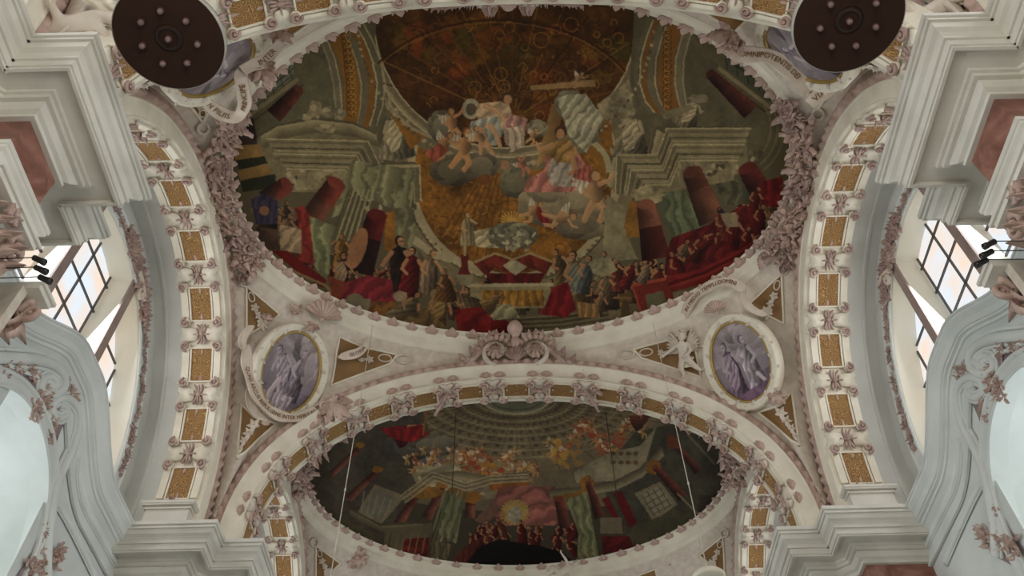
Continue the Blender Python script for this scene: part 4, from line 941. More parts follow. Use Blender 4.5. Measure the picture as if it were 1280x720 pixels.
for nm, cy, fn, N, g, lab in (('large', CY, paint_large, 620, FG, 'large dark oval ceiling painting with ochre vault, clouds, columns and a red-robed crowd'), ('small', CY+BAY, paint_small, 460, FG*1.2, 'lower half-hidden ceiling painting with coffered vault, angels and a rose canopy')):
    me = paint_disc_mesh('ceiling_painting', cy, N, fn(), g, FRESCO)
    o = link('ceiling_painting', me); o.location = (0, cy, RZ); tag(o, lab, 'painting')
# ------------------------------------------------------------------ ornament prototypes (local xy plane, z = relief height)
def leaf_mb(L=.4, W=.16, lobes=5, h=.07, curl=.12, n=16, m=8):
    rows = []
    for i in range(n+1):
        t = i/n; w = W*math.sin(PI*min(1, t*.92+.06))**.7*(.72+.28*abs(math.sin(lobes*PI*t)))+.004
        r = []
        for j in range(m+1):
            a = -1+2*j/m; z = h*(1-a*a)*(.35+.65*math.sin(PI*t))+.3*h*abs(math.sin(lobes*PI*t))*(1-abs(a))-.35*h*math.exp(-(a*6)**2)
            r.append((a*w, t*L-.25*w*abs(a), z+curl*max(0, t-.6)**2*4))
        rows.append(r)
    rows.insert(0, [(p[0]*.2, 0, -.03) for p in rows[0]])
    mb = MB().grid(rows)
    # thickness: skirt down to the ground
    k = m+1; nr = len(rows); off = len(mb.v); ring = [i*k for i in range(nr)]+[(nr-1)*k+j for j in range(1, k)]+[i*k+m for i in range(nr-2, -1, -1)]
    for i in ring: v = mb.v[i]; mb.v.append((v[0]*.85, v[1], min(v[2]-.03, -.01)))
    for a in range(len(ring)-1): mb.f.append((ring[a], ring[a+1], off+a+1, off+a))
    return mb
def spiral(turns=1.5, r0=.12, r1=.015, n=30, start=0.0, d=1):
    return [((r0+(r1-r0)*(i/n)**.8)*math.cos(start+d*turns*2*PI*i/n), (r0+(r1-r0)*(i/n)**.8)*math.sin(start+d*turns*2*PI*i/n)) for i in range(n+1)]
def volute_mb(r=.1, tube=.022, turns=1.6, d=1, start=0.0, h=.04, tail=None):
    mb = MB(); sp = spiral(turns, r, r*.14, 28, start, d); n = len(sp)
    pts = [(x, y, h*(.5+.7*i/n)) for i, (x, y) in enumerate(sp)]
    if tail: pts = [(x, y, h*.5) for x, y in tail]+pts
    N = len(pts); mb.tube(pts, [tube*(1-.55*i/N) for i in range(N)], 7, 1.3); mb.blob((0, 0, h*.9), r*.24, 7, 5); return mb
def shell_mb(Rr=.3, ribs=9, h=.12, spread=2.6):
    rows = []; n = 14; m = ribs*6
    for i in range(n+1):
        t = i/n; r = []
        for j in range(m+1):
            a = -spread/2+spread*j/m; rib = abs(math.sin(PI*ribs*j/m)); rad = Rr*t*(1+.10*rib*t)
            r.append((rad*math.sin(a), rad*math.cos(a), h*math.sin(PI*min(1, t*.8+.1))*(.7+.5*rib*t)+h*.9*max(0, t-.75)))
        rows.append(r)
    mb = MB().grid(rows); k = m+1; off = len(mb.v); ring = [i*k for i in range(n+1)]+[n*k+j for j in range(1, k)]+[i*k+m for i in range(n-1, 0, -1)]
    for i in ring: v = mb.v[i]; mb.v.append((v[0]*.95, v[1]*.95, -.02))
    for a in range(len(ring)-1): mb.f.append((ring[a], ring[a+1], off+a+1, off+a))
    mb.blob((0, -.01, h*.5), Rr*.16, 8, 6); return mb
def rosette_mb(r=.09, petals=6, h=.04):
    mb = MB()
    for i in range(petals):
        l = leaf_mb(r, r*.38, 1, h, .1, 6, 4); mb.merge(l, Matrix.Rotation(2*PI*i/petals, 4, 'Z'))
    return mb.blob((0, 0, h), r*.26, 8, 6)
def rot2(a): return Matrix.Rotation(a, 4, 'Z')
def T3(x, y, z=0): return Matrix.Translation((x, y, z))
def acanthus_spray(rg, size=.5, n=9):
    mb = MB()
    for i in range(n):
        a = -1.5+3.0*i/(n-1)+rg.uniform(-.15, .15); L = size*rg.uniform(.55, 1)*(1-.25*abs(a)/1.5)
        mb.merge(leaf_mb(L, L*.26, rg.choice((4, 5, 6)), L*.2, rg.uniform(.1, .35), 12, 6), T3(rg.uniform(-.04, .04), rg.uniform(-.05, .02), rg.uniform(0, .05)) @ rot2(a) @ Matrix.Rotation(rg.uniform(.05, .55), 4, 'X'))
    for s in (-1, 1):
        mb.merge(volute_mb(size*.2, size*.045, 1.5, s, PI/2, size*.1), T3(s*size*.3, -.02, .04))
    return mb
def rocaille(rg, size=.8):
    """dense clump of leaves, curls and rough lobes in high relief"""
    mb = MB()
    for i in range(16):
        a = rg.uniform(0, 2*PI); r = size*.42*math.sqrt(rg.random()); L = size*rg.uniform(.24, .5); t = T3(r*math.cos(a), r*math.sin(a)*1.1, rg.uniform(-.02, .10)) @ rot2(rg.uniform(0, 2*PI)) @ Matrix.Rotation(rg.uniform(.0, .9), 4, 'X')
        mb.merge(leaf_mb(L, L*rg.uniform(.2, .32), rg.choice((3, 4, 5, 6)), L*.22, rg.uniform(.1, .5), 10, 6), t)
    for i in range(8):
        a = rg.uniform(0, 2*PI); r = size*.4*math.sqrt(rg.random()); mb.merge(volute_mb(size*rg.uniform(.07, .14), size*rg.uniform(.02, .035), rg.uniform(1.1, 1.8), rg.choice((-1, 1)), rg.uniform(0, 6), size*.12), T3(r*math.cos(a), r*math.sin(a), rg.uniform(.0, .14)) @ Matrix.Rotation(rg.uniform(-.6, .6), 4, 'X'))
    for i in range(10):
        a = rg.uniform(0, 2*PI); r = size*.4*math.sqrt(rg.random()); q = size*rg.uniform(.03, .06); mb.blob((r*math.cos(a), r*math.sin(a), .06+rg.uniform(0, .1)), (q, q*1.2, q), 7, 5)
    return mb
rg = random.Random(11)
LEAF_ME = MB().merge(leaf_mb(.30, .15, 3, .05, .06, 12, 6)).merge(leaf_mb(.2, .06, 3, .04, .1, 8, 4), T3(.07, 0) @ rot2(-.7)).merge(leaf_mb(.2, .06, 3, .04, .1, 8, 4), T3(-.07, 0) @ rot2(.7)).mesh('leaf_ornament', PINK, True)
SPRAY = [acanthus_spray(rg, .6).mesh('acanthus_spray', PINK, True) for _ in range(3)]
ROC = [rocaille(rg, .9).mesh('rocaille_clump', PINKD if i % 2 else PINK, True) for i in range(5)]
SHELL_ME = shell_mb(.42, 9, .14).mesh('shell', PINK, True)
ROS_ME = rosette_mb(.09).mesh('rosette', PINKD, True)

def frame_m(P, N, up, scale=1.0):
    """matrix with z = N (out of the surface), y as near to up as possible"""
    N = N.normalized(); y = (up-N*up.dot(N)); y = y.normalized() if y.length > 1e-6 else N.orthogonal().normalized(); x = y.cross(N)
    return Matrix(((x.x*scale, y.x*scale, N.x*scale, P.x), (x.y*scale, y.y*scale, N.y*scale, P.y), (x.z*scale, y.z*scale, N.z*scale, P.z), (0, 0, 0, 1)))
BVH = BVHTree.FromPolygons([Vector(v) for v in shell_v], shell_f)
def hit(px, py):
    d = ray(px, py); loc, n, i, dist = BVH.ray_cast(CAM, d)
    if loc is None:
        d = ray(px, py); loc = CAM+d*23; n = -d
    if n.dot(d) > 0: n = -n
    return loc, n
def mir(P): return Vector((-P.x, P.y, P.z))

# ------------------------------------------------------------------ soffit units along an arch: x across (0 centre), y along, z towards the opening
def mapped(mb, arc, q, wc, sgn=1):
    """carry local unit geometry onto the soffit: local x across, y along, z inward"""
    mb.v = [tuple(arc.map(q+p[1], wc+sgn*p[0], p[2])) for p in mb.v]; return mb
def panel_unit(hl, hw):
    mb = MB(); mb.box(-hw, hw, -hl, hl, 0, .035, 6); return mb
def panel_rim(hl, hw):
    mb = MB()
    for s in (-1, 1): mb.box(s*(hw+.015)-.02, s*(hw+.015)+.02, -hl, hl, 0, .075, 6)
    for s in (-1, 1): mb.box(-hw-.03, hw+.03, s*hl-.02, s*hl+.02, 0, .07, 1)
    return mb
def scroll_unit(hw, W, gap):
    """white strapwork pair between two panels"""
    out = []
    for s in (-1, 1):
        mb = MB(); out.append(mb); x0, x1 = hw*.42, W
        pts = [(x0*1.35, -gap*.42), (x1*.98, -gap*.62), (x1, -gap*.3), (x1*.86, 0), (x1, gap*.3), (x1*.98, gap*.62), (x0*1.35, gap*.42), (x0, gap*.12), (x0, -gap*.12)]
        mb2 = MB().slab([(s*a, b) for a, b in pts], .10)
        mb.merge(mb2)
        for t in (-1, 1):
            mb.merge(volute_mb(.15, .045, 1.1, s*t, (0 if s > 0 else PI), .07), T3(s*(W-.15), t*gap*.82, .05))
    return out
def curl_unit(hw, W, gap):
    """pink volutes and centre stem of the same junction"""
    mb = MB(); out = []
    for s in (-1, 1):
        for t in (-1, 1):
            out.append(MB().merge(volute_mb(.135, .04, 1.5, -s*t, PI/2*t, .10), T3(s*(W-.15), t*gap*.86, .09)))
            mb.merge(leaf_mb(.26, .035, 3, .05, .2, 8, 4), T3(s*.03, t*.02, .06) @ rot2(-s*t*.28+(0 if t > 0 else PI)))
        mb.merge(leaf_mb(.16, .03, 3, .04, .1, 8, 4), T3(s*.05, 0, .09) @ rot2(-s*PI/2))
    mb.blob((0, 0, .1), (.06, .09, .06), 8, 6)
    for t in (-1, 1):
        mb.blob((0, t*(gap*.4), .09), (.03, gap*.4, .035), 7, 5)
    return mb, out

def decorate(arc, t, wc, sgn, units, qc, pitch, hl, hw, W, rich):
    """units: list of panel centres"""
    for q in units:
        p = part('ochre_panel', mapped(panel_unit(hl, hw), arc, q, wc, sgn), GOLD, t)
        part('panel_rim', mapped(panel_rim(hl, hw), arc, q, wc, sgn), WARMW, p)
        if rich:
            for s in (-1, 1): part('white_strip', mapped(MB().box(s*(hw+.06) if s > 0 else -(W-.05), (W-.05) if s > 0 else -(hw+.06), -hl*.98, hl*.98, 0, .085, 6), arc, q, wc, sgn), WARMW, p)
            for tt in (-1, 1): part('leaf_tip', mapped(MB().merge(leaf_mb(.16, .035, 2, .03, .05, 6, 4), T3(0, tt*(hl-.02), .04) @ rot2(0 if tt < 0 else PI)), arc, q, wc, sgn), PINK, p)
        else:
            for a in (-1, 1): part('button', mapped(MB().blob((0, a*(hl-.1), .05), (.03, .03, .02), 6, 4), arc, q, wc, sgn), BLUSH, p)
    for q in qc:
        a_, b_ = [part('scroll_ornament', mapped(g_, arc, q, wc, sgn), WARMW if rich else BLUSH, t, True) for g_ in scroll_unit(hw, W, pitch/2-hl)]
        g_, vs_ = curl_unit(hw, W, pitch/2-hl); part('centre_leaves', mapped(g_, arc, q, wc, sgn), PINKD if rich else PINK, t, True)
        for i_, v_ in enumerate(vs_): part('corner_volute', mapped(v_, arc, q, wc, sgn), PINKD if rich else PINK, a_ if i_ < 2 else b_, True)

for (cy, sx), (t, arc) in L_things.items():
    pitch = 1.62; n = 10
    # first panel starts just above the plinth
    q_end = arc.L/2-1.08
    cen = [(-q_end+.62)+i*(2*q_end-1.24)/(n-1) for i in range(n)]; pitch = cen[1]-cen[0]
    decorate(arc, t, sx*(XL+.58), sx, cen, [(a+b)/2 for a, b in zip(cen[:-1], cen[1:])], pitch, .45, .27, .55, True)
    for s in (-1, 1):   # block under the ornament band
        P_ = arc.map(s*arc.L/2, sx*(XL+.58)); yy = P_.y; mb = MB()
        for w_, d_, z0, z1 in ((.52, .30, 12.0, 12.78), (.56, .35, 12.78, 12.82), (.54, .32, 12.82, 12.86), (.61, .40, 12.86, 12.90), (.63, .42, 12.90, 12.97), (.54, .30, 12.97, 13.0)):
            mb.box(P_.x-w_, P_.x+w_, min(yy+s*.02, yy-s*d_), max(yy+s*.02, yy-s*d_), z0, z1)
        part('plinth', mb, WHITE, t)
    for s in (-1, 1):   # foot ornament
        mb = MB(); mb.merge(acanthus_spray(rg, .42, 7), rot2(PI if s > 0 else 0)); part('foot_leaves', mapped(mb, arc, s*(q_end+.22), sx*(XL+.58), sx), PINK, t, True)
for k, t in enumerate(T_things):
    y0, y1 = T_Y[k]; n = 15; q_end = TA.L/2-.5
    cen = [(-q_end+.45)+i*(2*q_end-.9)/(n-1) for i in range(n)]; pitch = cen[1]-cen[0]
    decorate(TA, t, (y0+y1)/2-.05, 1, cen, [(a+b)/2 for a, b in zip(cen[:-1], cen[1:])], pitch, .37, .26, .44, k == 0)
    # leaves that lap over the front edge beside every junction
    if k == 1:
        for a, b in zip(cen[:-1], cen[1:]):
            q = (a+b)/2
            for s in (-1, 1):
                P = TA.map(q+s*.2, y0-.01, -.08); O = (TA.map(q+s*.2, y0, -1)-TA.map(q+s*.2, y0, 0))
                link('edge_shell', SHELL_ME, t, frame_m(P-Vector(t.location), Vector((0, -1, -.3)), O, .42))

# leaves round the rings
for bi, cy in ((1, CY), (2, CY+BAY)):
    t = R_things[bi]; n = 84 if bi == 1 else 64
    for i in range(n):
        # even spacing along the ellipse
        a = 2*PI*i/n; a = a-.085*math.sin(2*a)
        P, nn = ring_pt(cy, a, .13); P.z -= .12
        o = link('leaf_ornament', LEAF_ME, t, frame_m(P-Vector(t.location), (nn*-.55+Vector((0, 0, -1))), -nn, rg.uniform(.82, 1.0)))

# crown cartouches ------------------------------------------------------------------------------------------
def cartouche(P, N, up, s=1.0, label='', flip=False):
    t = thing('crown_cartouche', label, 'stucco ornament', tuple(P), 'crown cartouches on the arches')
    def add(name, mb, mat):
        me = mb.mesh(name, mat, True); m = frame_m(Vector((0, 0, 0)), N, up, s); return link(name, me, t, m)
    mb = MB(); prof = [(.0, 0), (.07, .02), (.10, .10), (.075, .19), (.06, .22), (.10, .27), (.15, .36), (.15, .44), (.10, .53), (.03, .58), (0, .585)]
    mb.lathe([(r, z) for r, z in prof], 18); mb.xf(Matrix.Rotation(-PI/2, 4, 'X')); mb.xf(Matrix.Scale(1.25, 4)); mb.xf(T3(0, .04, .2)); add('finial', mb, PINK)
    for sd, nm in ((-1, 'scroll'), (1, 'scroll')):
        mb = MB(); mb.merge(volute_mb(.34, .075, 1.35, sd, -PI/2, .16), T3(sd*.48, -.06, .04)); add(nm, mb, BLUSH)
        mb = MB()
        for i in range(9): mb.merge(leaf_mb(.26, .09, 3, .07, .35, 10, 5), T3(sd*.48, -.04, .12) @ rot2(2*PI*i/9) @ Matrix.Rotation(.5, 4, 'X'))
        for i in range(9):
            a = .2+i*.33; mb.merge(leaf_mb(.2, .08, 3, .06, .3, 8, 4), T3(sd*.48+.34*math.cos(a), -.05+.34*math.sin(a), .1) @ rot2(a-PI/2))
        add('leafy_boss', mb, PINK)
        mb = MB(); pts = [(sd*(.62+.1*i), .12-.055*i-.006*i*i, .10) for i in range(14)]; mb.tube(pts, [.085-.004*i for i in range(14)], 8); 
        for i in range(11): mb.merge(leaf_mb(.24, .08, 3, .06, .2, 8, 4), T3(sd*(.75+.11*i), .06-.06*i-.005*i*i, .10) @ rot2(-sd*(1.2+.05*i)+(.8 if i % 2 else -.6)))
        add('trailing_leaves', mb, PINKD)
        mb = MB(); mb.tube([(sd*.62, .26, .1), (sd*.66, .36, .14), (sd*.60, .43, .2), (sd*.53, .42, .22)], [.04, .035, .03, .035], 8); mb.blob((sd*.53, .41, .22), .045); add('horn', mb, PINK)
    mb = MB().merge(shell_mb(.34, 7, .14, 2.0), T3(0, -.30, .08)); add('shell', mb, PINKD)
    return t
P, A, O = TA.frame(0, 17.67, 1)
cartouche(P+O*.98+Vector((0, -.16, 0)), Vector((0, -1, -.45)), O, 1.22, 'pink scrolled crown cartouche with bulb finial between the large fresco and the broad arch')
P = TA.map(0, 6.63, -.72)
c2 = cartouche(P+Vector((0, .16, 0)), Vector((0, 1, -.5)), Vector((0, .35, -1)), .85, 'pink crown cartouche hanging into the top edge of the large fresco')
P, A, O = TA.frame(0, 29.67, 1)

# dense rocaille at the sides of the large ring ----------------------------------------------------------
k = 0
pos_word = ['lowest', 'second lowest', 'third lowest', 'fourth lowest', 'fifth lowest', 'middle', 'fifth highest', 'fourth highest', 'third highest', 'second highest', 'topmost']
def clumps(cy, a0, a1, n, dist, sc, lab, grp):
    for sx in (-1, 1):
        for i in range(n):
            a = a0+(a1-a0)*i/(n-1); ae = math.atan2(math.sin(a), sx*math.cos(a))
            P, nn = ring_pt(cy, ae, dist+rg.uniform(-.06, .06)); P.z -= .30+dist*.5
            o = link('rocaille_clump', ROC[(i*2+(sx > 0)) % 5]); o.matrix_world = frame_m(P, (nn*-.75+Vector((0, 0, -1))), Vector((rg.uniform(-1, 1), rg.uniform(-1, 1), rg.uniform(-1, 1))), sc*rg.uniform(.85, 1.12))
            tag(o, lab % (pos_word[n-1-i] if n <= 11 else '', 'left' if sx < 0 else 'right'), 'stucco ornament', grp)
pos_word = ['topmost', 'second highest', 'third highest', 'fourth highest', 'fifth highest', 'middle', 'fifth lowest', 'fourth lowest', 'third lowest', 'second lowest', 'lowest'][::-1]
clumps(CY, R(-26), R(20), 11, .28, .82, '%s mauve rocaille clump in the row at the %s edge of the large fresco', 'rocaille clumps beside the large fresco')
def clump_at(P, N, up, sc, lab, grp=None, idx=0, src=None):
    o = link('rocaille_clump' if src is None else 'acanthus_spray', (ROC if src is None else src)[idx % (5 if src is None else 3)]); o.matrix_world = frame_m(P, N, up, sc); return tag(o, lab, 'stucco ornament', grp)
# smaller foliage: lower row running down to the pendentive, by picture position on the pendentive surface, mirrored
for i, (px, py, sc, w) in enumerate([(296, 322, .62, 'just below the dense foliage'), (303, 345, .5, 'where the ring meets the arch'), (272, 205, .6, 'beside the upper bay corner')]):
    P, N = hit(px, py)
    for sx in (-1, 1):
        q = P if sx < 0 else mir(P); n_ = N if sx < 0 else Vector((-N.x, N.y, N.z))
        clump_at(q+n_*.05, n_, Vector((0, 0, 1)), sc, 'small mauve leaf clump on the %s pendentive %s' % ('left' if sx < 0 else 'right', w), 'small leaf clumps on the pendentives', i)
# clumps on the far bay, where the lower fresco meets the broad arch
for sx in (-1, 1):
    for i in range(5):
        a = R(-50+i*11); ae = math.atan2(math.sin(a), sx*math.cos(a)); P, nn = ring_pt(CY+BAY, ae, .22); P.z -= .5
        clump_at(P, nn*-.8+Vector((0, -.3, -1)), Vector((rg.uniform(-1, 1), rg.uniform(-1, 1), .3)), .95, 'dark mauve foliage, %s of five clumps at the %s end of the lower fresco' % (('nearest', 'second nearest', 'middle', 'second farthest', 'farthest')[i], 'left' if sx < 0 else 'right'), 'foliage beside the lower fresco', i)

# ------------------------------------------------------------------ ochre fields on the pendentives
def surf_poly(pts, off=.02, mirror=False, inset=0, sub=10, cy_mirror=False):
    """polygon traced on the pendentive, filled as a fan grid lying on the surface"""
    c = (sum(p[0] for p in pts)/len(pts), sum(p[1] for p in pts)/len(pts)); ring = []
    for a, b in zip(pts, pts[1:]+pts[:1]):
        for k_ in range(sub): ring.append((a[0]+(b[0]-a[0])*k_/sub, a[1]+(b[1]-a[1])*k_/sub))
    rows = []
    for f in (1, .8, .6, .4, .2, .02):
        r = []
        for p in ring+ring[:1]:
            P, N = hit(c[0]+(p[0]-c[0])*f, c[1]+(p[1]-c[1])*f); P = P+N*off
            if mirror: P = mir(P)
            if cy_mirror: P = Vector((P.x, 2*CY-P.y, P.z))
            r.append(P)
        rows.append(r)
    return rows
def surf_frame(pts, w=.05, off=.05, mirror=False, cy_mirror=False):
    ring = []
    for a, b in zip(pts, pts[1:]+pts[:1]):
        for k_ in range(10): ring.append((a[0]+(b[0]-a[0])*k_/10, a[1]+(b[1]-a[1])*k_/10))
    out = []
    for p in ring+ring[:2]:
        P, N = hit(*p); P = P+N*off*.5
        if mirror: P = mir(P)
        if cy_mirror: P = Vector((P.x, 2*CY-P.y, P.z))
        out.append(P)
    return MB().tube(out, w, 6, 1.0)
FIELDS = [([(308, 357), (350, 393), (338, 402), (322, 412), (308, 420)], 'upper'), ([(424, 421), (455, 434), (497, 443), (487, 455), (414, 482)], 'inner'), ([(302, 505), (318, 522), (345, 529), (320, 550), (297, 574)], 'lower')]
for (fx, fy) in ((-1, 1), (1, 1), (-1, -1), (1, -1)):
    for pts, wd_ in FIELDS:
        rows = surf_poly(pts, .02, fx > 0, cy_mirror=fy < 0); cpt = rows[-1][0]
        t = thing('ochre_field', '%s ochre triangular field beside the %s medallion' % (wd_, word[(fx, -1 if fy < 0 else 1)]), 'ceiling panel', tuple(cpt), 'ochre fields on the pendentives')
        part('ground', MB().grid(rows), GOLDP, t, True)
        part('border', surf_frame(pts, .035, .05, fx > 0, fy < 0), WARMW, t, True)
        # little pendant of leaves and a looped strap
        def loc_(px, py):
            P, N = hit(px, py); P = P+N*.05
            if fx > 0: P = mir(P); N = Vector((-N.x, N.y, N.z))
            if fy < 0: P = Vector((P.x, 2*CY-P.y, P.z)); N = Vector((N.x, -N.y, N.z))
            return P, N
        def strap(cxy, rx, ry, rot):
            out = []
            for i in range(29):
                a = 2*PI*i/28; x = rx*math.cos(a); y = ry*math.sin(a)*abs(math.cos(a/2)) if False else ry*math.sin(a)
                out.append(loc_(cxy[0]+x*math.cos(rot)-y*math.sin(rot), cxy[1]+x*math.sin(rot)+y*math.cos(rot))[0])
            return out
        if wd_ == 'inner':
            mb = MB(); mb.tube(strap((505, 449), 9, 6, .1), .035, 6); mb.tube(strap((481, 447.5), 8, 4.5, .1), .022, 6); part('looped_strap', mb, BLUSH, t, True)
            mb = MB()
            for (px, py, s_) in ((462, 449, .9), (452, 449.5, .6)):
                P, N = loc_(px, py); P2, _ = loc_(px-10, py); mb.merge(rosette_mb(.13*s_, 5, .05), frame_m(P, N, P2-P)); mb.merge(leaf_mb(.2*s_, .05, 3, .04), frame_m(P, N, P2-P))
            part('leaf_pendant', mb, BLUSH, t, True)
        elif wd_ == 'upper':
            mb = MB(); mb.tube(strap((305, 350), 6, 8, -.4), .035, 6); mb.tube(strap((314, 371), 3.5, 6, -.3), .022, 6); part('looped_strap', mb, BLUSH, t, True)
            mb = MB()
            for (px, py, s_) in ((318, 384, .9), (323, 394, .8), (330, 402, .9), (326, 404, 1)):
                P, N = loc_(px, py); P2, _ = loc_(px+4, py+10); mb.merge(rosette_mb(.14*s_, 5, .05), frame_m(P, N, P2-P)); mb.merge(leaf_mb(.24*s_, .06, 3, .04), frame_m(P, N, P2-P))
            part('leaf_pendant', mb, BLUSH, t, True)
        else:
            mb = MB()
            for (px, py, s_) in ((318, 532, 1.2), (312, 542, 1), (306, 552, .8), (302, 562, .6)):
                P, N = loc_(px, py); P2, _ = loc_(px-3, py+10); mb.merge(rosette_mb(.15*s_, 5, .05), frame_m(P, N, P2-P)); mb.merge(leaf_mb(.26*s_, .06, 3, .04), frame_m(P, N, P2-P))
            part('leaf_pendant', mb, BLUSH, t, True)

for o in [o for o in COL.objects if o.name.startswith('ochre_field') and o.location.y > CY and not o['label'].startswith('lower')]:
    c_ = o.copy(); COL.objects.link(c_); c_.location = o.location+Vector((0, BAY, 0)); c_['label'] = o['label'].split()[0]+' distant ochre field below the '+('left' if o.location.x < 0 else 'right')+' end of the lower fresco'; c_['group'] = 'distant ochre fields'
    for ch in list(o.children): k_ = ch.copy(); COL.objects.link(k_); k_.parent = c_
# ------------------------------------------------------------------ medallions
def mat_med():
    return mat_vcol('violet_monochrome_paint')
MEDM = mat_med()
def paint_med(seed, kind):
    P = Paint(0, 0, 120, 130, 3, (108, 98, 106), seed); P.view(0, 0, 1)
    c = (142, 130, 136); d = (74, 62, 74)
    P.fill([(0, 0), (120, 0), (120, 70), (0, 60)], (120, 110, 112), .15); P.cloud(90, 30, 40, 26, (138, 128, 128)); P.fill([(0, 95), (120, 88), (120, 130), (0, 130)], (92, 78, 92), .2)
    if kind == 0:
        P.figure(42, 66, 70, -.5, c, (130, 118, 122), d, False, -1, (124, 110, 120)); P.figure(74, 68, 78, .1, (116, 102, 112), (134, 122, 126), d, False, 1); P.cloud(92, 46, 18, 30, (146, 134, 134)); P.limb([(40, 84), (30, 108), (50, 116)], 5, 3, (148, 134, 136)); P.fill([(20, 104), (80, 100), (70, 124), (20, 120)], (132, 118, 124), .2, fold=9)
    elif kind == 1:
        P.figure(40, 72, 84, .05, (104, 78, 100), (130, 118, 122), d, False, 1, (120, 100, 114)); P.figure(76, 70, 78, -.05, c, (132, 120, 124), d, False, -1); P.limb([(84, 92), (96, 112)], 4, 3, (148, 134, 136)); P.fill([(30, 112), (100, 104), (104, 124), (34, 128)], (96, 66, 90), .2)
    else:
        P.figure(60, 70, 70, .3, c, (150, 138, 138), d, True, 1); P.cloud(50, 96, 40, 18, (84, 74, 90))
    P.warp(.3, .1); P.soften(2); P.grade(.6, (1.0, .97, .98), .95); return P
def medallion(P, N, up, a, b, label, kind, flipx=1):
    t = thing('medallion', label, 'medallion', tuple(P), 'oval medallions on the pendentives')
    m = frame_m(Vector((0, 0, 0)), N, up)
    def ringp(ra, rb, prof, n=64, wob=None):
        mb = MB(); rows = []
        for i in range(n+1):
            th = 2*PI*i/n; rows.append([((ra+d)*math.cos(th), (rb+d)*math.sin(th), z) for d, z in prof])
        return mb.grid(rows)
    # picture
    N_ = 72; rr = np.linspace(0, 1, 41); th = np.linspace(0, 2*PI, 181); G, Hh = np.meshgrid(rr, th, indexing='ij')
    X = a*G*np.cos(Hh); Y = b*G*np.sin(Hh); Z = .10*(1-G*G)+.06; col_src = paint_med(20+kind, kind); img = col_src.linear(2.0)
    c = col_src.sample(img, (60+flipx*X/a*56).ravel(), (65-Y/b*60).ravel())
    vs = np.stack([X, Y, Z], -1).reshape(-1, 3); mb = MB(); n1, n2 = X.shape; mb.v = [tuple(v) for v in vs]; mb.f = [(i*n2+j, i*n2+j+1, (i+1)*n2+j+1, (i+1)*n2+j) for i in range(n1-1) for j in range(n2-1)]
    me = mb.mesh('painted_oval', MEDM, True); at = me.color_attributes.new('paint', 'FLOAT_COLOR', 'POINT'); at.data.foreach_set('color', np.concatenate([c, np.ones((len(c), 1))], 1).ravel().astype(np.float32))
    link('painted_oval', me, t, m)
    link('gilt_rim', ringp(a, b, [(-.02, .02), (-.02, .11), (.0, .13), (.03, .13), (.045, .10), (.045, .02)]).mesh('gilt_rim', GILT, True), t, m)
    fr = link('frame', ringp(a, b, [(.045, .0), (.045, .15), (.08, .18), (.13, .17), (.18, .20), (.23, .19), (.26, .14), (.27, -.15)]).mesh('frame', WARMW, True), t, m)
    mb = MB()
    for i in range(26):
        an = 2*PI*i/26; mb.merge(leaf_mb(.18, .05, 2, .03, .05, 8, 4), T3((a+.14)*math.cos(an), (b+.14)*math.sin(an), .17) @ rot2(an+(.9 if i % 2 else -.9)))
    link('frame_leaves', mb.mesh('frame_leaves', BLUSH, True), fr)
    return t, m
def med_target(px, py): return hit(px, py)
Pm, Nm = hit(361, 465); Pu, _ = hit(378, 420); Pd, _ = hit(345, 515)
Nm = Vector((Nm.x, Nm.y, Nm.z)).normalized(); upm = (Pu-Pd)
MEDS = {}
for (fx, fy) in ((-1, 1), (1, 1), (-1, -1), (1, -1)):
    P, N, U = Pm.copy(), Nm.copy(), upm.copy()
    if fx > 0: P = mir(P); N.x *= -1; U.x *= -1
    if fy < 0: P.y = 2*CY-P.y; N.y *= -1; U.y *= -1
    w_ = word[(fx, fy)]
    lab = {(-1, 1): 'far left oval medallion, violet painting of two struggling figures, ribbon around it', (1, 1): 'far right oval medallion, violet painting of two standing robed figures',
           (-1, -1): 'near left oval medallion largely hidden behind the dark lamp disc', (1, -1): 'near right oval medallion largely hidden behind the dark lamp disc'}[(fx, fy)]
    MEDS[(fx, fy)] = (medallion(P+N*.06, N, U, .86, 1.13, lab, {(-1, 1): 0, (1, 1): 1}.get((fx, fy), 2)), P, N, U)

# shells and foliage on the medallions
def deco(px, py, kind, sc, upx, label, mirror=False, off=.25, src=None, name='shell_ornament', grp='shells and sprays around the medallions'):
    P, N = hit(px, py); Q, _ = hit(*upx); up = Q-P; P = P+N*off
    if mirror: P = mir(P); N = Vector((-N.x, N.y, N.z)); up.x *= -1
    o = link(name, src or SHELL_ME); o.matrix_world = frame_m(P, N, up, sc); return tag(o, label, 'stucco ornament', grp)
deco(399, 400, 0, 1.25, (408, 375), 'pink scallop shell topping the far left medallion at the ring')
deco(389, 408, 0, .6, (380, 430), 'small pink tongue leaf below the shell of the far left medallion', src=SPRAY[0], name='acanthus_spray')
deco(898, 392, 0, .75, (892, 375), 'pink shell with curled horn on top of the far right medallion', off=.3)
deco(414, 503, 0, 1.15, (425, 520), 'pink acanthus spray between far left medallion and broad arch', src=SPRAY[1], name='acanthus_spray')
deco(408, 512, 0, .9, (395, 530), 'second pink acanthus spray below the far left medallion', src=SPRAY[2], name='acanthus_spray', off=.1)
deco(964, 500, 0, .7, (975, 520), 'pink acanthus spray at the lower right of the far right medallion', src=SPRAY[1], name='acanthus_spray')
deco(330, 398, 0, .5, (345, 390), 'pink leaf spray at the upper left of the far left medallion', src=SPRAY[0], name='acanthus_spray', off=.12)
deco(372, 388, 0, .55, (360, 378), 'grey pink leaf spray between far left medallion and white ring', src=SPRAY[2], name='acanthus_spray', off=.12)

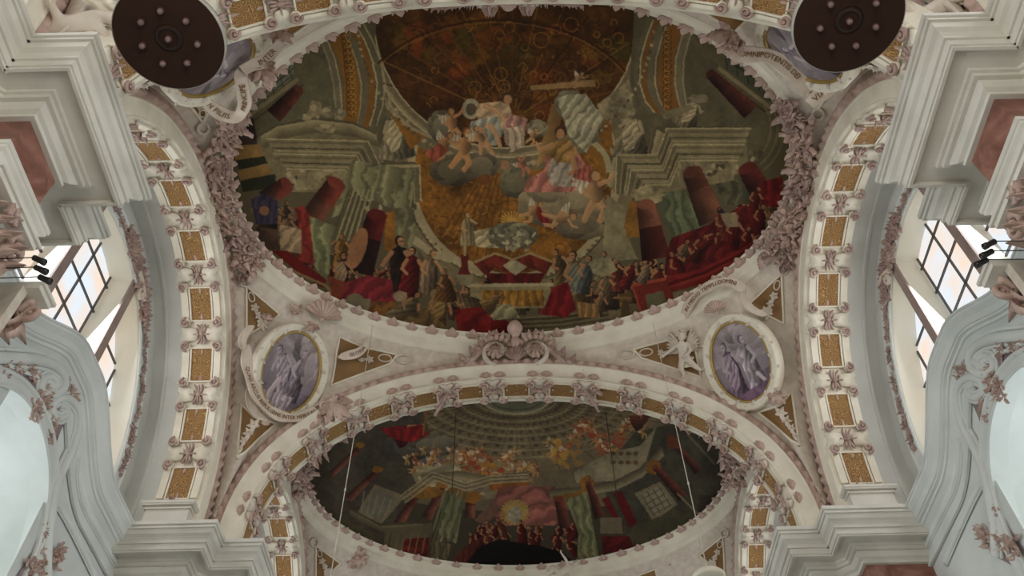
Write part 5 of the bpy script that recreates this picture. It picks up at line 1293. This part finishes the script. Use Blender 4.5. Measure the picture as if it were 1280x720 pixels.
# ------------------------------------------------------------------ banderoles with lettering
def catmull(pts, n=12):
    out = []; P = [pts[0]]+pts+[pts[-1]]
    for i in range(1, len(P)-2):
        for k_ in range(n):
            t = k_/n; a, b, c, d = P[i-1], P[i], P[i+1], P[i+2]
            out.append(tuple(.5*((2*b[j])+(-a[j]+c[j])*t+(2*a[j]-5*b[j]+4*c[j]-d[j])*t*t+(-a[j]+3*b[j]-3*c[j]+d[j])*t**3) for j in range(len(b))))
    out.append(tuple(pts[-1])); return out
def text_mesh(s, size):
    cu = bpy.data.curves.new('lettering', 'FONT'); cu.body = s; cu.size = size; cu.extrude = .006; cu.align_x = 'CENTER'; cu.align_y = 'CENTER'; cu.resolution_u = 2
    o = bpy.data.objects.new('lettering', cu); me = bpy.data.meshes.new_from_object(o); bpy.data.objects.remove(o); bpy.data.curves.remove(cu)
    v = [tuple(p.co) for p in me.vertices]; f = [tuple(p.vertices) for p in me.polygons]; bpy.data.meshes.remove(me); mb = MB(); mb.v = v; mb.f = f; return mb
def plane_hit(px, py, right):
    P, N = (Pm, Nm) if not right else (mir(Pm), Vector((-Nm.x, Nm.y, Nm.z)))
    d = ray(px, py); t = (P-CAM).dot(N)/d.dot(N); return CAM+d*t, N
def banderole(path, width, label, texts=(), mat=None, mirror=False, flip=False, surf=False):
    """path: (px, py, height off the surface); texts: (string, position 0..1, size)"""
    cp = catmull(path, 10); P3 = []; N3 = []
    for px, py, h in cp:
        P, N = plane_hit(px, py, px > 640) if not surf else hit(px, py); P = P+N*h; P3.append(P); N3.append(N)
    for _ in range(4):
        N3 = [N3[0]]+[(N3[i-1]+N3[i]*2+N3[i+1]).normalized() for i in range(1, len(N3)-1)]+[N3[-1]]
        P3 = [P3[0]]+[(P3[i-1]+P3[i]*2+P3[i+1])/4 for i in range(1, len(P3)-1)]+[P3[-1]]
    d = [0]
    for a, b in zip(P3[:-1], P3[1:]): d.append(d[-1]+(b-a).length)
    L = d[-1]; n = len(P3)
    def at(s, w, h):
        s = max(0, min(L-1e-4, s)); i = 0
        while i < n-2 and d[i+1] < s: i += 1
        f = (s-d[i])/max(1e-6, d[i+1]-d[i]); P = P3[i].lerp(P3[i+1], f); N = N3[i].lerp(N3[i+1], f).normalized()
        j0, j1 = max(0, i-1), min(n-1, i+2); T = (P3[j1]-P3[j0]).normalized(); W = T.cross(N)*(1 if not flip else -1)
        # outward (viewer side) = N ; text upright when W points up of the letters
        return P-W*w+N*h
    mat = mat or RIB; t = thing('banderole', label, 'banderole', tuple(P3[n//2]), 'ribbons on the pendentives')
    M_ = 70; rows = []
    for i in range(M_+1):
        s = L*i/M_; hw = width/2*(1-.15*math.cos(s*7))*min(1, .25+min(s, L-s)*6)
        rows.append([at(s, -hw, 0), at(s, -hw, .05), at(s, -hw*.8, .035), at(s, 0, .03), at(s, hw*.8, .035), at(s, hw, .05), at(s, hw, 0), at(s, 0, -.03), at(s, -hw, 0)])
    part('ribbon', MB().grid(rows), mat, t, True)
    for txt, pos, size in texts:
        mb = text_mesh(txt, size); mb.v = [tuple(at(pos*L+p[0], p[1], .045+p[2])) for p in mb.v]; part('lettering', mb, LETTER, t)
    return t
banderole([(303, 432, .3), (300, 455, .36), (306, 480, .36), (318, 503, .36), (336, 518, .36), (358, 523, .36), (380, 517, .36), (395, 506, .32), (404, 494, .25)], .27,
          'long lettered ribbon curling under the left side of the far left medallion', (('QUASI ARCUS REFULGENS INTER NEBULAS', .49, .145),))
banderole([(420, 446, .2), (430, 444, .25), (445, 440, .25), (455, 432, .2), (462, 422, .12)], .24, 'short ribbon right of the far left medallion reading GLORIA', (('GLORIA', .5, .15),), surf=True)
banderole([(862, 402, .3), (868, 388, .38), (880, 372, .4), (897, 360, .4), (915, 354, .4), (930, 357, .38), (938, 366, .34)], .27,
          'pale ribbon arched above the far right medallion, gilt letters', (('IN MEDIO TEMPLI DOMINI', .5, .165),))
banderole([(938, 362, .3), (937, 374, .3), (942, 384, .25), (952, 391, .2), (962, 394, .12)], .2, 'hanging end of the ribbon at the right of the far right medallion')
banderole([(870, 398, .25), (852, 404, .22), (843, 412, .2), (842, 425, .25), (838, 438, .2)], .17, 'white drapery ribbon fluttering beside the stucco cherub')
banderole([(306, 440, .15), (300, 430, .1), (305, 415, .12), (315, 408, .1)], .2, 'folded ribbon end at the upper left of the far left medallion')
banderole([(308, 485, .08), (312, 508, .1), (322, 522, .1), (335, 530, .05)], .22, 'grey fold of ribbon under the lower left of the far left medallion')
# near ones hang free in front of the ring; world positions worked out on a plane over the near pendentives
def free_banderole(pts, width, label, texts=(), Z=18.0, flip=False, mat=None):
    """pts: (px, py, z) ribbon centre line at height z"""
    cp = catmull(pts, 10); P3 = [on_z(a, b, c) for a, b, c in cp]; N3 = [(CAM-p).normalized()*.6+Vector((0, 0, -.5)) for p in P3]; N3 = [q.normalized() for q in N3]
    d = [0]
    for a, b in zip(P3[:-1], P3[1:]): d.append(d[-1]+(b-a).length)
    L = d[-1]; n = len(P3)
    def at(s, w, h):
        s = max(0, min(L-1e-4, s)); i = 0
        while i < n-2 and d[i+1] < s: i += 1
        f = (s-d[i])/max(1e-6, d[i+1]-d[i]); P = P3[i].lerp(P3[i+1], f); N = N3[i].lerp(N3[i+1], f).normalized()
        j0, j1 = max(0, i-1), min(n-1, i+2); T = (P3[j1]-P3[j0]).normalized(); W = T.cross(N)
        return P-W*w+N*h
    mat = mat or RIB; t = thing('banderole', label, 'banderole', tuple(P3[n//2]), 'ribbons on the pendentives')
    rows = []
    for i in range(71):
        s = L*i/70; hw = width/2*(1-.12*math.cos(s*6))
        rows.append([at(s, -hw, 0), at(s, -hw, .05), at(s, -hw*.8, .035), at(s, 0, .03), at(s, hw*.8, .035), at(s, hw, .05), at(s, hw, 0), at(s, 0, -.03), at(s, -hw, 0)])
    part('ribbon', MB().grid(rows), mat, t, True)
    for txt, pos, size in texts:
        mb = text_mesh(txt, size); mb.v = [tuple(at(pos*L+p[0], p[1], .045+p[2])) for p in mb.v]; part('lettering', mb, LETTER, t)
    return t
free_banderole([(255, 120, 17.6), (262, 131, 17.7), (275, 141, 17.8), (290, 146, 17.9), (300, 143, 17.9), (306, 130, 17.8), (304, 112, 17.7), (301, 96, 17.7), (303, 88, 17.8)], .32,
                'ribbon looped below the near left medallion beside the dark disc, gilt letters', (('IN FILIIS', .22, .19), ('PRINCIPE', .70, .19)))
free_banderole([(303, 88, 17.75), (314, 82, 17.8), (328, 77, 17.9), (338, 68, 18.0), (348, 57, 18.1), (360, 46, 18.2)], .26, 'ribbon rising from the near left medallion towards the arch overhead', (('INTER', .5, .17),))
free_banderole([(1010, 116, 17.7), (1000, 100, 17.8), (990, 88, 17.85), (975, 76, 17.9), (958, 69, 18.0), (940, 68, 18.0), (922, 66, 18.1), (904, 56, 18.2)][::-1], .34,
                'broad ribbon sweeping along the near right edge of the large fresco, gilt letters', (('OMNIPOTENTIS DEI', .5, .17),))
free_banderole([(1012, 130, 17.6), (1020, 122, 17.6), (1030, 114, 17.6), (1036, 108, 17.6)], .34, 'small ribbon end reading VIA below the near right medallion', (('VIA', .5, .2),))
free_banderole([(176, 113, 17.0), (166, 98, 17.0), (156, 86, 17.0), (148, 70, 17.0), (140, 55, 17.0)][::-1], .3, 'ribbon with gilt lines at the left rim of the left dark disc', (('DOMINE', .5, .18),))
free_banderole([(1100, 72, 17.0), (1112, 66, 17.0), (1124, 72, 17.0), (1130, 88, 17.0)], .3, 'ribbon with gilt lines at the right rim of the right dark disc', (('DEUS', .5, .18),))
# foliage near the upper corners
for i, (px, py, z, sc, w) in enumerate([(330, 88, 17.9, .8, 'pink tuft of leaves under the ribbon near the left lamp disc'), (318, 90, 17.9, .6, 'pink leaf fan just right of the looped ribbon'), (346, 40, 18.1, .7, 'pink tuft of leaves where the ribbon meets the arch at left'),
                                       (912, 42, 18.0, .9, 'pink tuft of leaves at the upper end of the broad right ribbon'), (922, 50, 18.0, .7, 'second pink leaf tuft near the broad right ribbon')]):
    P = on_z(px, py, z); o = link('acanthus_spray', SPRAY[i % 3]); o.matrix_world = frame_m(P, (CAM-P), Vector((.5 if px < 640 else -.5, .6, .1)), sc*1.1); tag(o, w, 'stucco ornament')
for i, (px, py, z, sc, w) in enumerate([(100, 28, 15.2, 1.1, 'left'), (122, 60, 15.8, .8, 'left'), (128, 14, 15.4, .9, 'left'), (1118, 40, 15.6, .7, 'right')]):
    P = on_z(px, py, z); clump_at(P, (CAM-P), Vector((0, 0, 1)), sc, ['mauve rocaille above the near left cornice beside the draped cherub', 'mauve rocaille between the near left cornice and the dark disc', 'mauve rocaille at the top edge left of the dark disc', 'mauve rocaille between the right dark disc and the cornice'][i], None, i)

# ------------------------------------------------------------------ stucco cherubs (one skinned body each)
def skin_body(name, joints, edges, mat, sub=2):
    me = bpy.data.meshes.new(name); me.from_pydata([j[:3] for j in joints], edges, []); o = bpy.data.objects.new(name, me); COL.objects.link(o)
    sk = o.modifiers.new('skin', 'SKIN'); sk.use_smooth_shade = True
    for i, j in enumerate(joints):
        v = me.skin_vertices[0].data[i]; r = j[3]; v.radius = (r, r) if not hasattr(r, '__len__') else r
    me.skin_vertices[0].data[0].use_root = True
    ss = o.modifiers.new('subsurf', 'SUBSURF'); ss.levels = sub; ss.render_levels = sub
    bpy.context.view_layer.update(); dg = bpy.context.evaluated_depsgraph_get(); nm = bpy.data.meshes.new_from_object(o.evaluated_get(dg))
    bpy.data.objects.remove(o); nm.materials.clear(); nm.materials.append(mat)
    nm.polygons.foreach_set('use_smooth', [True]*len(nm.polygons)); return nm
def cherub(P, N, up, h, label, pose=0, wings=True, mat=BLUSH):
    """body in local units of 1 = height, z towards the viewer"""
    t = thing('cherub', label, 'stucco figure', tuple(P)); m = frame_m(Vector((0, 0, 0)), N, up, h)
    if pose == 0:      # striding cherub, arms out to one side
        J = [(0, 0, .10, .085), (0, .10, .10, .08), (0, .20, .11, .085), (.0, .27, .11, .045), (.01, .31, .12, .04),
             (-.05, -.03, .10, .06), (-.09, -.16, .14, .052), (-.06, -.28, .10, .035), (-.09, -.32, .13, .025),
             (.05, -.03, .10, .06), (.12, -.13, .13, .052), (.20, -.22, .08, .035), (.25, -.24, .10, .025),
             (-.09, .22, .11, .04), (-.20, .16, .14, .032), (-.29, .11, .16, .024), (-.33, .09, .17, .022),
             (.09, .22, .11, .04), (.14, .12, .16, .032), (.06, .04, .20, .024), (.02, .03, .21, .022)]
        E = [(0, 1), (1, 2), (2, 3), (3, 4), (0, 5), (5, 6), (6, 7), (7, 8), (0, 9), (9, 10), (10, 11), (11, 12), (2, 13), (13, 14), (14, 15), (15, 16), (2, 17), (17, 18), (18, 19), (19, 20)]; hands = [(16, (-1, -.3, 0)), (20, (-1, -.2, .2))]
    elif pose == 1:    # lying back, knees drawn up, one arm raised
        J = [(0, 0, .12, .09), (.10, .05, .14, .085), (.20, .10, .16, .085), (.27, .14, .16, .045), (.31, .16, .16, .04),
             (-.07, .03, .12, .065), (-.16, .16, .16, .055), (-.27, .06, .12, .038), (-.33, .06, .12, .027),
             (-.06, -.05, .12, .065), (-.20, -.06, .18, .055), (-.32, -.12, .12, .038), (-.38, -.13, .12, .027),
             (.19, .19, .16, .042), (.15, .30, .18, .034), (.08, .40, .18, .025), (.06, .44, .18, .022),
             (.24, .01, .16, .042), (.30, -.10, .18, .034), (.22, -.18, .2, .025), (.19, -.2, .2, .022)]
        E = [(0, 1), (1, 2), (2, 3), (3, 4), (0, 5), (5, 6), (6, 7), (7, 8), (0, 9), (9, 10), (10, 11), (11, 12), (2, 13), (13, 14), (14, 15), (15, 16), (2, 17), (17, 18), (18, 19), (19, 20)]; hands = [(16, (-.4, 1, 0)), (20, (-1, -.3, 0))]
    # fingers: five short chains from each palm
    for hi, d in hands:
        b = Vector(J[hi][:3]); d = Vector(d).normalized(); side = Vector((-d.y, d.x, 0))
        for k_, (sp, ln) in enumerate(((-.9, .035), (-.4, .05), (0, .055), (.4, .05), (1.3, .034))):
            o1 = b+d*(.022 if k_ < 4 else .0)+side*(.012*sp); o2 = o1+d*ln*.55+side*(.006*sp); o3 = o2+d*ln*.4+Vector((0, 0, -.012))
            i0 = len(J); J += [(*o1, .009), (*o2, .008), (*o3, .006)]; E += [(hi, i0), (i0, i0+1), (i0+1, i0+2)]
    body = skin_body('body', J, E, mat); hm = MB(); c = Vector(J[4][:3])+(Vector(J[4][:3])-Vector(J[3][:3])).normalized()*.055
    hd = (Vector(J[4][:3])-Vector(J[3][:3])).normalized(); H = Matrix.Translation(c) @ Vector((0, 1, 0)).rotation_difference(hd).to_matrix().to_4x4()
    hh = MB(); hh.blob((0, 0, 0), (.068, .085, .075), 16, 12); hh.blob((0, -.03, .045), (.045, .04, .035), 10, 8); hh.blob((0, -.008, .078), (.011, .018, .016), 8, 6); hh.blob((0, -.045, .074), (.018, .006, .008), 8, 5)
    for s in (-1, 1): hh.blob((s*.027, .008, .068), (.012, .007, .008), 8, 5); hh.blob((s*.035, -.025, .055), (.02, .02, .018), 8, 6); hh.blob((s*.07, -.005, .0), (.01, .02, .014), 8, 5)
    hh.xf(H)
    bm_ = MB(); bm_.v = [tuple(v.co) for v in body.vertices]; bm_.f = [tuple(p.vertices) for p in body.polygons]; bm_.merge(hh); link('body', bm_.mesh('body', mat, True), t, m)
    hr = MB()
    for i in range(26):
        a = rg.uniform(0, 2*PI); e = rg.uniform(.1, 1.3); hr.blob((.066*math.cos(a)*math.cos(e)*1.02, .03+.07*math.sin(e), -.01+.07*math.sin(a)*math.cos(e)), .019, 6, 5)
    link('curly_hair', hr.xf(H).mesh('curly_hair', mat, True), t, m)
    if wings:
        for s in (-1, 1):
            w = MB()
            for i in range(7): w.merge(leaf_mb(.30-.02*i, .035, 1, .02, .1, 8, 4), T3(s*.05, .2-.012*i, .04) @ rot2(-s*(.5+.2*i)))
            link('wing', w.mesh('wing', mat, True), t, m)
    cl = MB(); rows = []
    for i in range(15):
        u = i/14; rows.append([(-.12+.05*math.sin(u*9)+.3*(v-.5)*(.7+.3*u), .02-.22*u, .14+.03*math.sin(v*14+u*5)) for v in [j/10 for j in range(11)]])
    cl.grid(rows); cl.grid([[(p[0], p[1], p[2]-.03) for p in r][::-1] for r in rows])
    if pose == 0: cl.xf(T3(.12, .0, 0) @ Matrix.Scale(.8, 4))
    link('drapery', cl.mesh('drapery', WARMW, True), t, m)
    return t
P, N = hit(858, 447); Q, _ = hit(853, 420)
cherub(P+N*.02, N, Q-P, 1.75, 'pale winged cherub striding left of the far right medallion', 0)
P = on_z(112, 26, 14.6); cherub(P, (CAM-P), Vector((-.4, .5, .6)), 2.0, 'reclining stucco cherub above the near left cornice', 1, False)
P = on_z(1175, 8, 14.6); cherub(P, (CAM-P), Vector((.4, .5, .6)), 1.8, 'reclining stucco cherub above the near right cornice', 1, False)
P = on_z(700, 716, 18.7); cherub(P, (CAM-P), Vector((0, -.2, 1)), 1.6, 'cherub with lifted knees at the bottom edge under the lower fresco', 1, False)
for (px, py, w) in ((447, 697, 'left'), (848, 697, 'right')):
    P = on_z(px, py, 18.9); mb = MB()
    for i in range(9): mb.merge(leaf_mb(.42, .12, 3, .08, .2, 12, 6), rot2(2*PI*i/9))
    mb.blob((0, 0, .08), .1, 10, 8); o = link('flower_boss', mb.mesh('flower_boss', PINK, True)); o.matrix_world = frame_m(P, (CAM-P), Vector((0, 0, 1)), 1.05); tag(o, 'large pink flower boss on the %s part of the lower ring' % w, 'stucco ornament', 'flower bosses of the lower ring')

# ------------------------------------------------------------------ dark lamp discs
def disc_lamp(px, py, label):
    C0 = on_z(px, py, 11.3); r = .735
    t = thing('disc_lamp', label, 'lamp', tuple(C0), 'dark disc lamps')
    mb = MB().lathe([(0, 0), (.13, 0), (.135, -.012), (.165, -.012), (.17, 0), (.19, .012), (.2, 0), (r, 0)], 72); part('disc', mb.xf(Matrix.Translation(C0)), DISC, t)
    mb = MB().lathe([(r-.004, .0), (r+.012, .002), (r+.018, .06), (r+.012, .10), (.0, .12)], 72); part('rim', mb.xf(Matrix.Translation(C0)), DISCR, t, True)
    mb = MB().lathe([(.135, -.008), (.15, -.022), (.165, -.008)], 40); part('centre_ring', mb.xf(Matrix.Translation(C0)), BLACK, t, True)
    for i in range(8):
        a = 2*PI*i/7+.22; c = C0+(Vector((.385*math.cos(a), .385*math.sin(a), 0)) if i < 7 else Vector())
        mb = MB().lathe([(.056, .0), (.05, -.018), (.036, -.02)], 16, tuple(c)); s = part('lamp_socket', mb, DISC, t, True)
        mb = MB().blob(tuple(c+Vector((0, 0, -.03))), (.045, .045, .055), 12, 8); part('bulb', mb, BULB, s, True)
    mb = MB().tube([C0+Vector((0, 0, .1)), C0+Vector((0, 0, 6.5))], .015, 6); part('suspension_rod', mb, BLACK, t)
    return t
disc_lamp(211, 48, 'left dark round lamp disc with a ring of small bulbs')
disc_lamp(1061, 26, 'right dark round lamp disc with a ring of small bulbs')

# ------------------------------------------------------------------ spotlights on rods
for sx in (-1, 1):
    w_ = 'left' if sx < 0 else 'right'
    for i, (px, py) in enumerate(((49, 325), (51, 337), (56, 349)) if sx < 0 else ((1237, 305), (1234, 317), (1227, 328))):
        d = ray(px, py); C0 = CAM+d*(12.6/1.0)
        t = thing('spotlight', '%s of three small black spotlights on rods beside the near %s capital' % (('highest', 'middle', 'lowest')[i], w_), 'spotlight', tuple(C0), 'small spotlights on rods')
        ax = Vector((-sx*.9, .35, -.25)).normalized(); q = Vector((0, 0, 1)).rotation_difference(ax).to_matrix().to_4x4()
        mb = MB().lathe([(0, -.085), (.03, -.085), (.038, -.075), (.04, .03), (.046, .035), (.046, .085), (.04, .09), (.034, .07), (0, .068)], 18); part('body', mb.xf(Matrix.Translation(C0) @ q), BLACK, t, True)
        mb = MB().tube([C0-ax*.08, Vector((sx*(XP+.35+.2*0+.55), C0.y, C0.z+.02))], .008, 6); part('rod', mb, BLACK, t)

# ------------------------------------------------------------------ hanging wires
for i, (a, b, col, lab) in enumerate([((466.5, 403), (413, 722), WIRE, 'thin pale wire hanging in front of the lower fresco, left'), ((815, 398), (884, 712), WIRE, 'thin pale wire hanging down to the lamp at bottom right')]):
    P = on_z(*a, 19.35); d = ray(*b); tt = (P.y-CAM.y)/d.y; Q = CAM+d*tt
    t = thing('hanging_wire', lab, 'wire', (P.x, P.y, Q.z), 'hanging lamp wires'); mid = P.z-1.9*2
    part('strand', MB().tube([Vector((P.x, P.y, P.z)), Vector(((P.x+Q.x)/2, P.y, (P.z+Q.z)/2)), Vector((Q.x, Q.y, Q.z))], .011, 6), col, t)
    part('clamp', MB().blob(tuple(Vector((P.x, P.y, P.z)).lerp(Q, .72)), (.025, .025, .05), 8, 6), col, t, True)
    if i == 1:
        t2 = thing('pendant_lamp', 'pale round pendant lamp at the bottom edge below the right wire', 'lamp', tuple(Q))
        part('shade', MB().lathe([(.02, .0), (.12, -.02), (.28, -.08), (.36, -.16), (.37, -.24), (.33, -.26), (.0, -.2)], 32, tuple(Q)), WARMW, t2, True)
        part('cap', MB().lathe([(0, .05), (.03, .05), (.04, .0), (.05, -.02)], 16, tuple(Q)), WIRE, t2, True)
for (a, b, lab) in (((570, 515), (553, 620), 'short dark wire before the left half of the lower fresco'), ((757, 515), (772, 640), 'short dark wire before the right half of the lower fresco')):
    P = on_z(*a, 20.0); d = ray(*b); Q = CAM+d*((P.y-CAM.y)/d.y)
    t = thing('hanging_wire', lab, 'wire', (P.x, P.y, Q.z), 'hanging lamp wires'); part('strand', MB().tube([P, Vector((P.x, P.y, Q.z))], .012, 6), BLACK, t)

# ------------------------------------------------------------------ capitals of the near pilasters
def capital(P, ax, label, s=1.0):
    """ax: direction out of the wall (plan)"""
    t = thing('pilaster_capital', label, 'capital', tuple(P), 'pilaster capitals'); N = Vector(ax).normalized(); m = frame_m(Vector((0, 0, 0)), N, Vector((0, 0, 1)), s)
    mb = MB(); mb.box(-.62, .62, .86, .94, -.05, .34); mb.box(-.66, .66, .94, 1.0, -.05, .38); link('abacus', mb.mesh('abacus', WHITE), t, m)
    mb = MB().box(-.42, .42, 0, .86, -.1, .05); link('bell', mb.mesh('bell', BLUSH), t, m)
    for sd in (-1, 1):
        mb = MB().merge(volute_mb(.21, .055, 1.7, sd, PI/2, .10), T3(sd*.47, .66, .16)); link('volute', mb.mesh('volute', PINK, True), t, m)
    mb = MB()
    for row, (y, n, L) in enumerate(((.02, 5, .42), (.25, 4, .42))):
        for i in range(n):
            x = -.46+.92*(i+.5*(1 if row else 0)+(.0 if row else .0))/(n-(0 if row else 1)); mb.merge(leaf_mb(L, .13, 5, .12, .5, 14, 6), T3(x, y, .07) @ Matrix.Rotation(.3, 4, 'X'))
    link('acanthus_leaves', mb.mesh('acanthus_leaves', PINK, True), t, m)
    mb = MB().merge(rosette_mb(.16, 6, .08), T3(0, .78, .3)); link('flower', mb.mesh('flower', PINKD, True), t, m)
    return t
for sx in (-1, 1):
    w_ = 'left' if sx < 0 else 'right'
    capital(Vector((sx*(XP+.42), 7.42, 8.62)), (0, 1, 0), 'pink capital with volutes on the far face of the near %s pier' % w_, 1.0)
    capital(Vector((sx*(XP-.02), 6.12, 8.62)), (-sx, 0, 0), 'pink capital on the nave face of the near %s pier' % w_, 1.0)
    capital(Vector((sx*(XL-.02), 7.18, 8.62)), (-sx*.7, .7, 0), 'pink corner capital behind the near %s pier face' % w_, .8)

ROCS = [rocaille(rg, 1.0) for _ in range(3)]
for r_ in ROCS: r_.v = [(p[0], p[1], p[2]*.6) for p in r_.v]
# ------------------------------------------------------------------ side wall: chapel arch surround, scrolls and relief
def wall_curve(pts, sx, X=XS, n=10):
    return [Vector((sx*X, p.y, p.z)) for p in [on_x(a, b, -X) for a, b in catmull(pts, n)]]
def mould(path, sx, prof):
    fr = []
    for i, p in enumerate(path):
        T = (path[min(i+1, len(path)-1)]-path[max(i-1, 0)]).normalized(); A = Vector((-sx, 0, 0)); B = T.cross(A).normalized(); fr.append((p, A, B))
    return sweep(MB(), fr, prof)
MP = [(-.01, -.11), (.05, -.11), (.07, -.08), (.04, -.05), (.04, .02), (.08, .05), (.10, .08), (.07, .11), (-.01, .12)]
for sx in (-1, 1):
    w_ = 'left' if sx < 0 else 'right'
    t = thing('chapel_arch_surround', 'white moulded surround of the %s chapel arch with scrolls and violet relief' % w_, 'arch surround', (sx*XS, CY, 9))
    ac, az, ar = CY-.35, 9.35, 1.95; m_ = 50
    path = [Vector((sx*XS, ac+ar*1.0, 5))]+[Vector((sx*XS, ac+(ar+.0)*math.cos(PI*i/m_), az+ar*math.sin(PI*i/m_))) for i in range(m_+1)]+[Vector((sx*XS, ac-ar, 5))]
    fr = []
    for i, p in enumerate(path):
        r = (p-Vector((sx*XS, ac, max(az, -9)))); r = Vector((0, r.y, r.z)) if p.z > az-.01 else Vector((0, r.y, 0)); fr.append((p, Vector((-sx, 0, 0)), r.normalized()))
    part('archivolt', sweep(MB(), fr, [(-.3, -.02), (.06, -.02), (.09, .02), (.07, .07), (.07, .20), (.10, .23), (.12, .27), (.09, .31), (-.01, .33)]), COOLW, t)
    # relief ground between archivolt and scroll
    gp = [(0, 448), (30, 452), (62, 462), (92, 470), (104, 486), (98, 505), (80, 530), (70, 556), (62, 575), (60, 540), (50, 508), (30, 486), (0, 472)]
    pts3 = [Vector((sx*(XS-.02), p.y, p.z)) for p in [on_x(a, b, -(XS-.02)) for a, b in catmull(gp+gp[:1], 4)]]
    c = sum(pts3, Vector())/len(pts3); rows = [[c+(p-c)*f+Vector((-sx*.03*(1-f), 0, 0)) for p in pts3] for f in (1, .75, .5, .25, .02)]
    part('relief_ground', MB().grid(rows), PURPLE, t, True)
    for nm, pts, r0, r1 in (('upper_scroll', [(-14, 447), (20, 448), (46, 450), (68, 457), (79, 471), (77, 487), (63, 495), (51, 488), (52, 476), (62, 471), (69, 478), (65, 485), (60, 481)], .12, .06),
                    ('lower_scroll', [(57, 722), (57, 690), (61, 650), (68, 612), (78, 585), (90, 560), (97, 535), (97, 514), (89, 501), (76, 498), (65, 506), (65, 517), (74, 523), (83, 518), (82, 509), (75, 508)], .12, .06),
                    ('panel_moulding', [(64, 622), (78, 640), (98, 678), (122, 728)], .055, .055), ('panel_moulding', [(104, 560), (98, 590), (104, 630), (125, 670), (150, 715)], .06, .06)):
        cur = wall_curve(pts, sx, XS-.04); n_ = len(cur); mb = MB(); mb.tube(cur, [r0+(r1-r0)*i/n_ for i in range(n_)], 10, 1.0)
        for of in (-1, 1):
            c2_ = []
            for i, p in enumerate(cur):
                T = (cur[min(i+1, n_-1)]-cur[max(i-1, 0)]).normalized(); c2_.append(p+T.cross(Vector((1, 0, 0)))*of*(r0+(r1-r0)*i/n_)*1.35)
            mb.tube(c2_, r0*.34, 6)
        part(nm, mb, COOLW, t, True)
    mb = MB()
    for (a, b, sz) in ((97, 486, .5), (88, 484, .36), (50, 505, .5), (42, 516, .42), (56, 494, .36), (66, 698, .45), (76, 692, .3), (50, 703, .5), (36, 714, .5), (22, 460, .34), (6, 456, .34), (40, 466, .34), (63, 548, .3), (66, 530, .3), (56, 664, .3)):
        p = on_x(a, b, -(XS-.04)); mb.merge(ROCS[rg.randrange(3)], frame_m(Vector((sx*(XS-.05), p.y, p.z)), Vector((-sx, 0, 0)), Vector((0, rg.uniform(-1, 1), rg.uniform(-1, 1))), sz))
    part('foliage', mb, PINK, t, True)
    gp = [(60, 640), (61, 690), (60, 722), (0, 760), (20, 722), (40, 690)]
    pts3 = [Vector((sx*(XS-.015), p.y, p.z)) for p in [on_x(a, b, -(XS-.015)) for a, b in gp]]; c = sum(pts3, Vector())/len(pts3); part('lower_relief_ground', MB().grid([[c+(p-c)*f for p in pts3+pts3[:1]] for f in (1, .5, .02)]), PURPLE, t)
# ------------------------------------------------------------------ garlands on the window surround
for sx in (-1, 1):
    w_ = 'left' if sx < 0 else 'right'
    t = thing('window_garland', 'mauve rocaille garland running down the %s window surround' % w_, 'stucco ornament', (sx*XW, CY+2.5, 15)); mb = MB()
    for i in range(40):
        th = R(6+i*2.9); y, z = lun(th, .24); big = th > R(58) and th < R(88)
        for k_ in range(2 if big else 1):
            mb.merge(ROCS[rg.randrange(3)], frame_m(Vector((sx*(XW-.04), CY+y+rg.uniform(-.08, .08), z+rg.uniform(-.08, .08))), Vector((-sx, 0, 0)), Vector((0, rg.uniform(-1, 1), rg.uniform(-1, 1))), rg.uniform(.42, .6) if big else rg.uniform(.2, .3)))
    part('leaves', mb, PINKD, t, True)
    # lintel scroll where the post meets the surround
    mb = MB(); P = Vector((sx*(XW-.06), CY+1.25+.25, 17.15)); mb.merge(volute_mb(.22, .06, 1.5, 1, 0, .08, [(-.5, .35), (-.2, .3), (.05, .2)]), frame_m(P, Vector((-sx, 0, 0)), Vector((0, 0, 1)))); part('scroll', mb, BLUSH, t, True)
